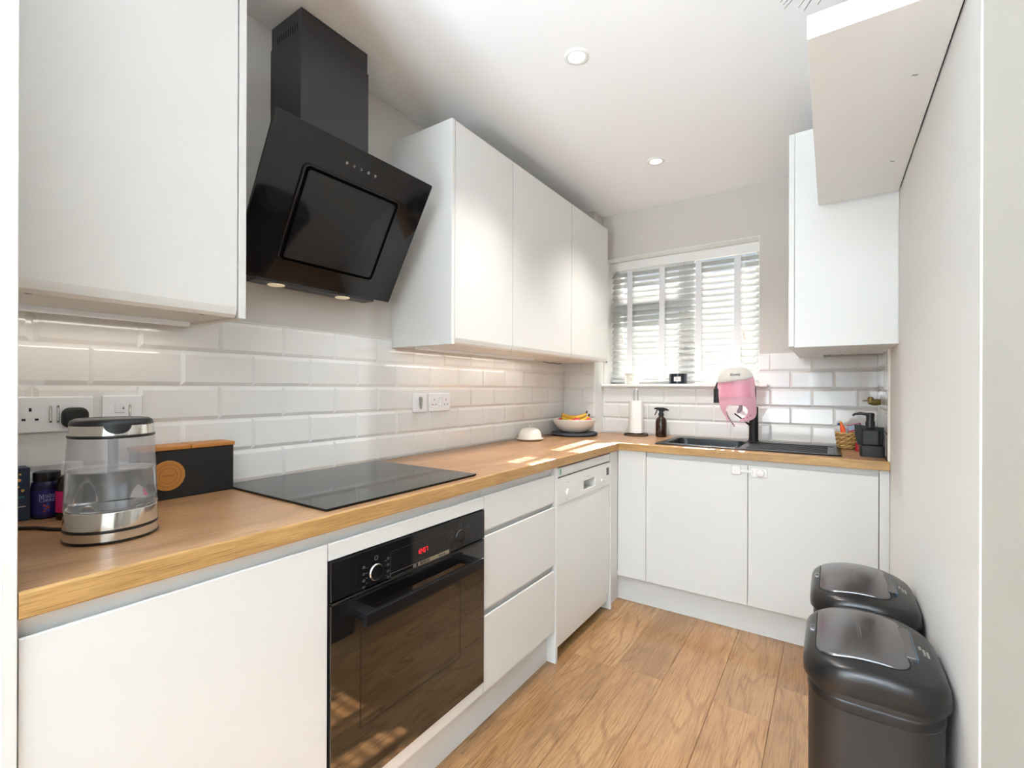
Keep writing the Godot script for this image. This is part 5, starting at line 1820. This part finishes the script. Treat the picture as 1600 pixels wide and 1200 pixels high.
func make_bin(t: Node3D) -> void:
	var w := 0.232
	var d := 0.33
	var ring := func(sw: float, sd: float, r: float, y: float) -> PackedVector3Array:
		var p := PackedVector3Array()
		for q in dense(rrect(sw, sd, r, 8)):
			p.append(Vector3(q.x, y, -q.y))
		return p
	var b := MB.new()
	b.grid([ring.call(w - 0.006, d - 0.006, 0.07, 0.0), ring.call(w - 0.006, d - 0.006, 0.07, 0.02)], true, true)
	part("base", b, M.matt_black, t, "", false)
	b = MB.new()
	b.grid([ring.call(w, d, 0.072, 0.02), ring.call(w, d, 0.072, 0.3), ring.call(w, d, 0.072, 0.585)], true, false)
	part("drum", b, M.dark_steel_b, t, "", false)
	b = MB.new()
	b.grid([ring.call(w, d, 0.072, 0.538), ring.call(w + 0.004, d + 0.004, 0.073, 0.542), ring.call(w + 0.004, d + 0.004, 0.073, 0.556), ring.call(w, d, 0.072, 0.56)], true, false)
	part("band", b, M.dark_steel, t, "", false)
	# domed top housing, falling towards the room
	var dome := func(x: float, z: float) -> float: return 0.646 - 1.6 * x * x - 0.42 * z * z
	var top := func(sw: float, sd: float, r: float, cx: float, lift: float) -> PackedVector3Array:
		var p := PackedVector3Array()
		for q in dense(rrect(sw, sd, r, 8)):
			p.append(Vector3(q.x + cx, dome.call(q.x + cx, q.y) + lift, -q.y))
		return p
	b = MB.new()
	var rows := [ring.call(w + 0.004, d + 0.004, 0.073, 0.575), ring.call(w + 0.02, d + 0.02, 0.08, 0.577)]
	for q in [[0.022, -0.026], [0.02, -0.016], [0.013, -0.008], [0.002, -0.003], [-0.015, 0.0], [-0.06, 0.0], [-0.11, 0.0], [-0.15, 0.0], [-0.19, 0.0], [-0.225, 0.0]]:
		rows.append(top.call(w + q[0], d + q[0], maxf(0.08 + q[0] / 2, 0.004), 0.0, q[1]))
	b.grid(rows, true, true)
	part("top_housing", b, M.dark_steel, t, "", false)
	# lid flap lying on the dome, with its hinge tongue towards the wall
	var cx := -0.020
	b = MB.new()
	b.grid([top.call(0.168, 0.268, 0.042, cx, 0.0001), top.call(0.168, 0.268, 0.042, cx, 0.0008), top.call(0.160, 0.260, 0.038, cx, 0.0008)], true, false)
	var gap := b
	b = MB.new()
	rows = [top.call(0.163, 0.263, 0.04, cx, 0.0002), top.call(0.1625, 0.2625, 0.04, cx, 0.003), top.call(0.159, 0.259, 0.038, cx, 0.0042)]
	for k in [0.02, 0.04, 0.06, 0.08, 0.1, 0.12, 0.14, 0.152]:
		rows.append(top.call(0.159 - k, 0.259 - k, maxf(0.038 - k * 0.3, 0.003), cx, 0.0044))
	b.grid(rows, true, true)
	var lid := part("lid", b, smat(Color(0.47, 0.465, 0.47), 0.22, 0.92), t, "", false)
	part("lid_gap", gap, M.void_, lid, "", false)
	b = MB.new()
	b.box(Vector3(0.056, 0.625, -0.075), Vector3(0.075, 0.6445, 0.075), 0.002)
	part("hinge", b, smat(Color(0.47, 0.465, 0.47), 0.22, 0.92), lid, "", false)
	b = MB.new()
	b.box(Vector3(0.0752, 0.62, -0.074), Vector3(0.0785, 0.6425, 0.074), 0.001)
	part("hinge_seam", b, smat(Color(0.32, 0.4, 0.48), 0.3, 0.5), lid, "", false)
	# sensor window on the front rim (towards the room)
	b = MB.new()
	b.prism(rrect(0.012, 0.034, 0.004, 3), Transform3D(Basis(Vector3(0, 0, 1), -0.0) * Basis(Vector3(1, 0, 0), Vector3(0, 0, -1), Vector3(0, 1, 0)), Vector3(-0.1105, dome.call(-0.1105, 0.0) - 0.002, 0.0)), 0.0045, 0.001)
	var sn := part("sensor", b, smat(Color(0.55, 0.55, 0.56), 0.2, 0.6), t, "", false)
	b = MB.new()
	b.prism(circle(0.004, 14), Transform3D(Basis(Vector3(1, 0, 0), Vector3(0, 0, -1), Vector3(0, 1, 0)), Vector3(-0.1105, dome.call(-0.1105, 0.0) + 0.0022, 0.0)), 0.0008)
	part("sensor_eye", b, M.hole, sn, "", false)
	# small pale print near the hinge
	b = MB.new()
	for r in [[0.0905, -0.034, 0.02], [0.0965, -0.026, 0.036], [0.1025, -0.022, 0.03]]:
		for i in int(r[2] / 0.006):
			b.obox(Transform3D(Basis.IDENTITY, Vector3(r[0] - 0.002, dome.call(r[0] - 0.002, r[1] + 0.006 * i + 0.02) + 0.0003, r[1] + 0.006 * i + 0.02)), Vector3(0.0042, 0.0006, 0.0035))
	part("print", b, M.silver_print, t, "", false)


# ---------------------------------------------------------------- beyond the window
func outside() -> void:
	struct("ground", bx(Vector3(-40, -0.4, -60), Vector3(40, -0.2, -0.5)), smat(Color(0.36, 0.4, 0.28), 0.95))
	struct("bounce_ground", bx(Vector3(-40, -0.4, -0.5), Vector3(40, -0.2, 40)), smat(Color(0.62, 0.61, 0.59), 0.95))  # unseen pale ground added to bounce sunlight up to the ceiling
	# neighbouring house with a shallow roof, low on the horizon
	var t := thing("house", "pale neighbouring house with dark roof seen through the blind slats", "house", Vector3(-6.5, -0.2, -16))
	part("wall", bx(Vector3(-10, -0.2, -19), Vector3(-2.6, 1.7, -14)), smat(Color(0.75, 0.72, 0.68), 0.9), t)
	var b := MB.new()
	b.prism(PackedVector2Array([Vector2(-13.7, 1.7), Vector2(-16.5, 2.9), Vector2(-19.3, 1.7)]), Transform3D(Basis(Vector3(0, 0, 1), Vector3(0, 1, 0), Vector3(-1, 0, 0)), Vector3(-2.4, 0, 0)), 7.8)
	part("roof", b, smat(Color(0.34, 0.34, 0.37), 0.8), t)
	for x in [-8.6, -6.2, -4.0]:
		part("window", bx(Vector3(x, 0.4, -14.02), Vector3(x + 1.0, 1.4, -13.97)), smat(Color(0.2, 0.23, 0.28), 0.2), t)
	# garden fence and hedge
	t = thing("garden_fence", "grey garden fence beyond the window seen between slats", "fence", Vector3(0, -0.2, -9))
	for i in 40:
		part("board", bx(Vector3(-8 + 0.36 * i, -0.2, -9.02), Vector3(-8 + 0.36 * i + 0.35, 1.42, -8.98)), smat(Color(0.5, 0.47, 0.43), 0.9), t)
	t = thing("tree", "small bushy tree beyond the garden fence right of the house", "tree", Vector3(1.2, -0.2, -13))
	b = MB.new()
	b.tube([Vector3(1.2, -0.2, -13), Vector3(1.25, 1.0, -13), Vector3(1.2, 1.8, -13)], [0.14, 0.11, 0.07], 8)
	part("trunk", b, smat(Color(0.3, 0.24, 0.18), 0.9), t)
	var no := FastNoiseLite.new()
	no.seed = 5
	no.frequency = 0.9
	b = MB.new()
	for q in [[0.2, 1.6, 1.0], [1.4, 1.9, 1.15], [2.5, 1.6, 0.95], [0.9, 1.2, 0.9]]:
		var rows := []
		for j in 10:
			var r := PackedVector3Array()
			for i in 18:
				var th := PI * j / 9.0
				var ph := TAU * i / 18
				var dv := Vector3(sin(th) * cos(ph), -cos(th) * 0.75, -sin(th) * sin(ph))
				r.append(Vector3(q[0], q[1], -13) + dv * q[2] * (1.0 + 0.28 * no.get_noise_3dv(dv * 4.0 + Vector3(q[0], 0, 0))))
			rows.append(r)
		b.grid(rows, true, false)
	part("crown", b, smat(Color(0.24, 0.32, 0.2), 0.9), t)
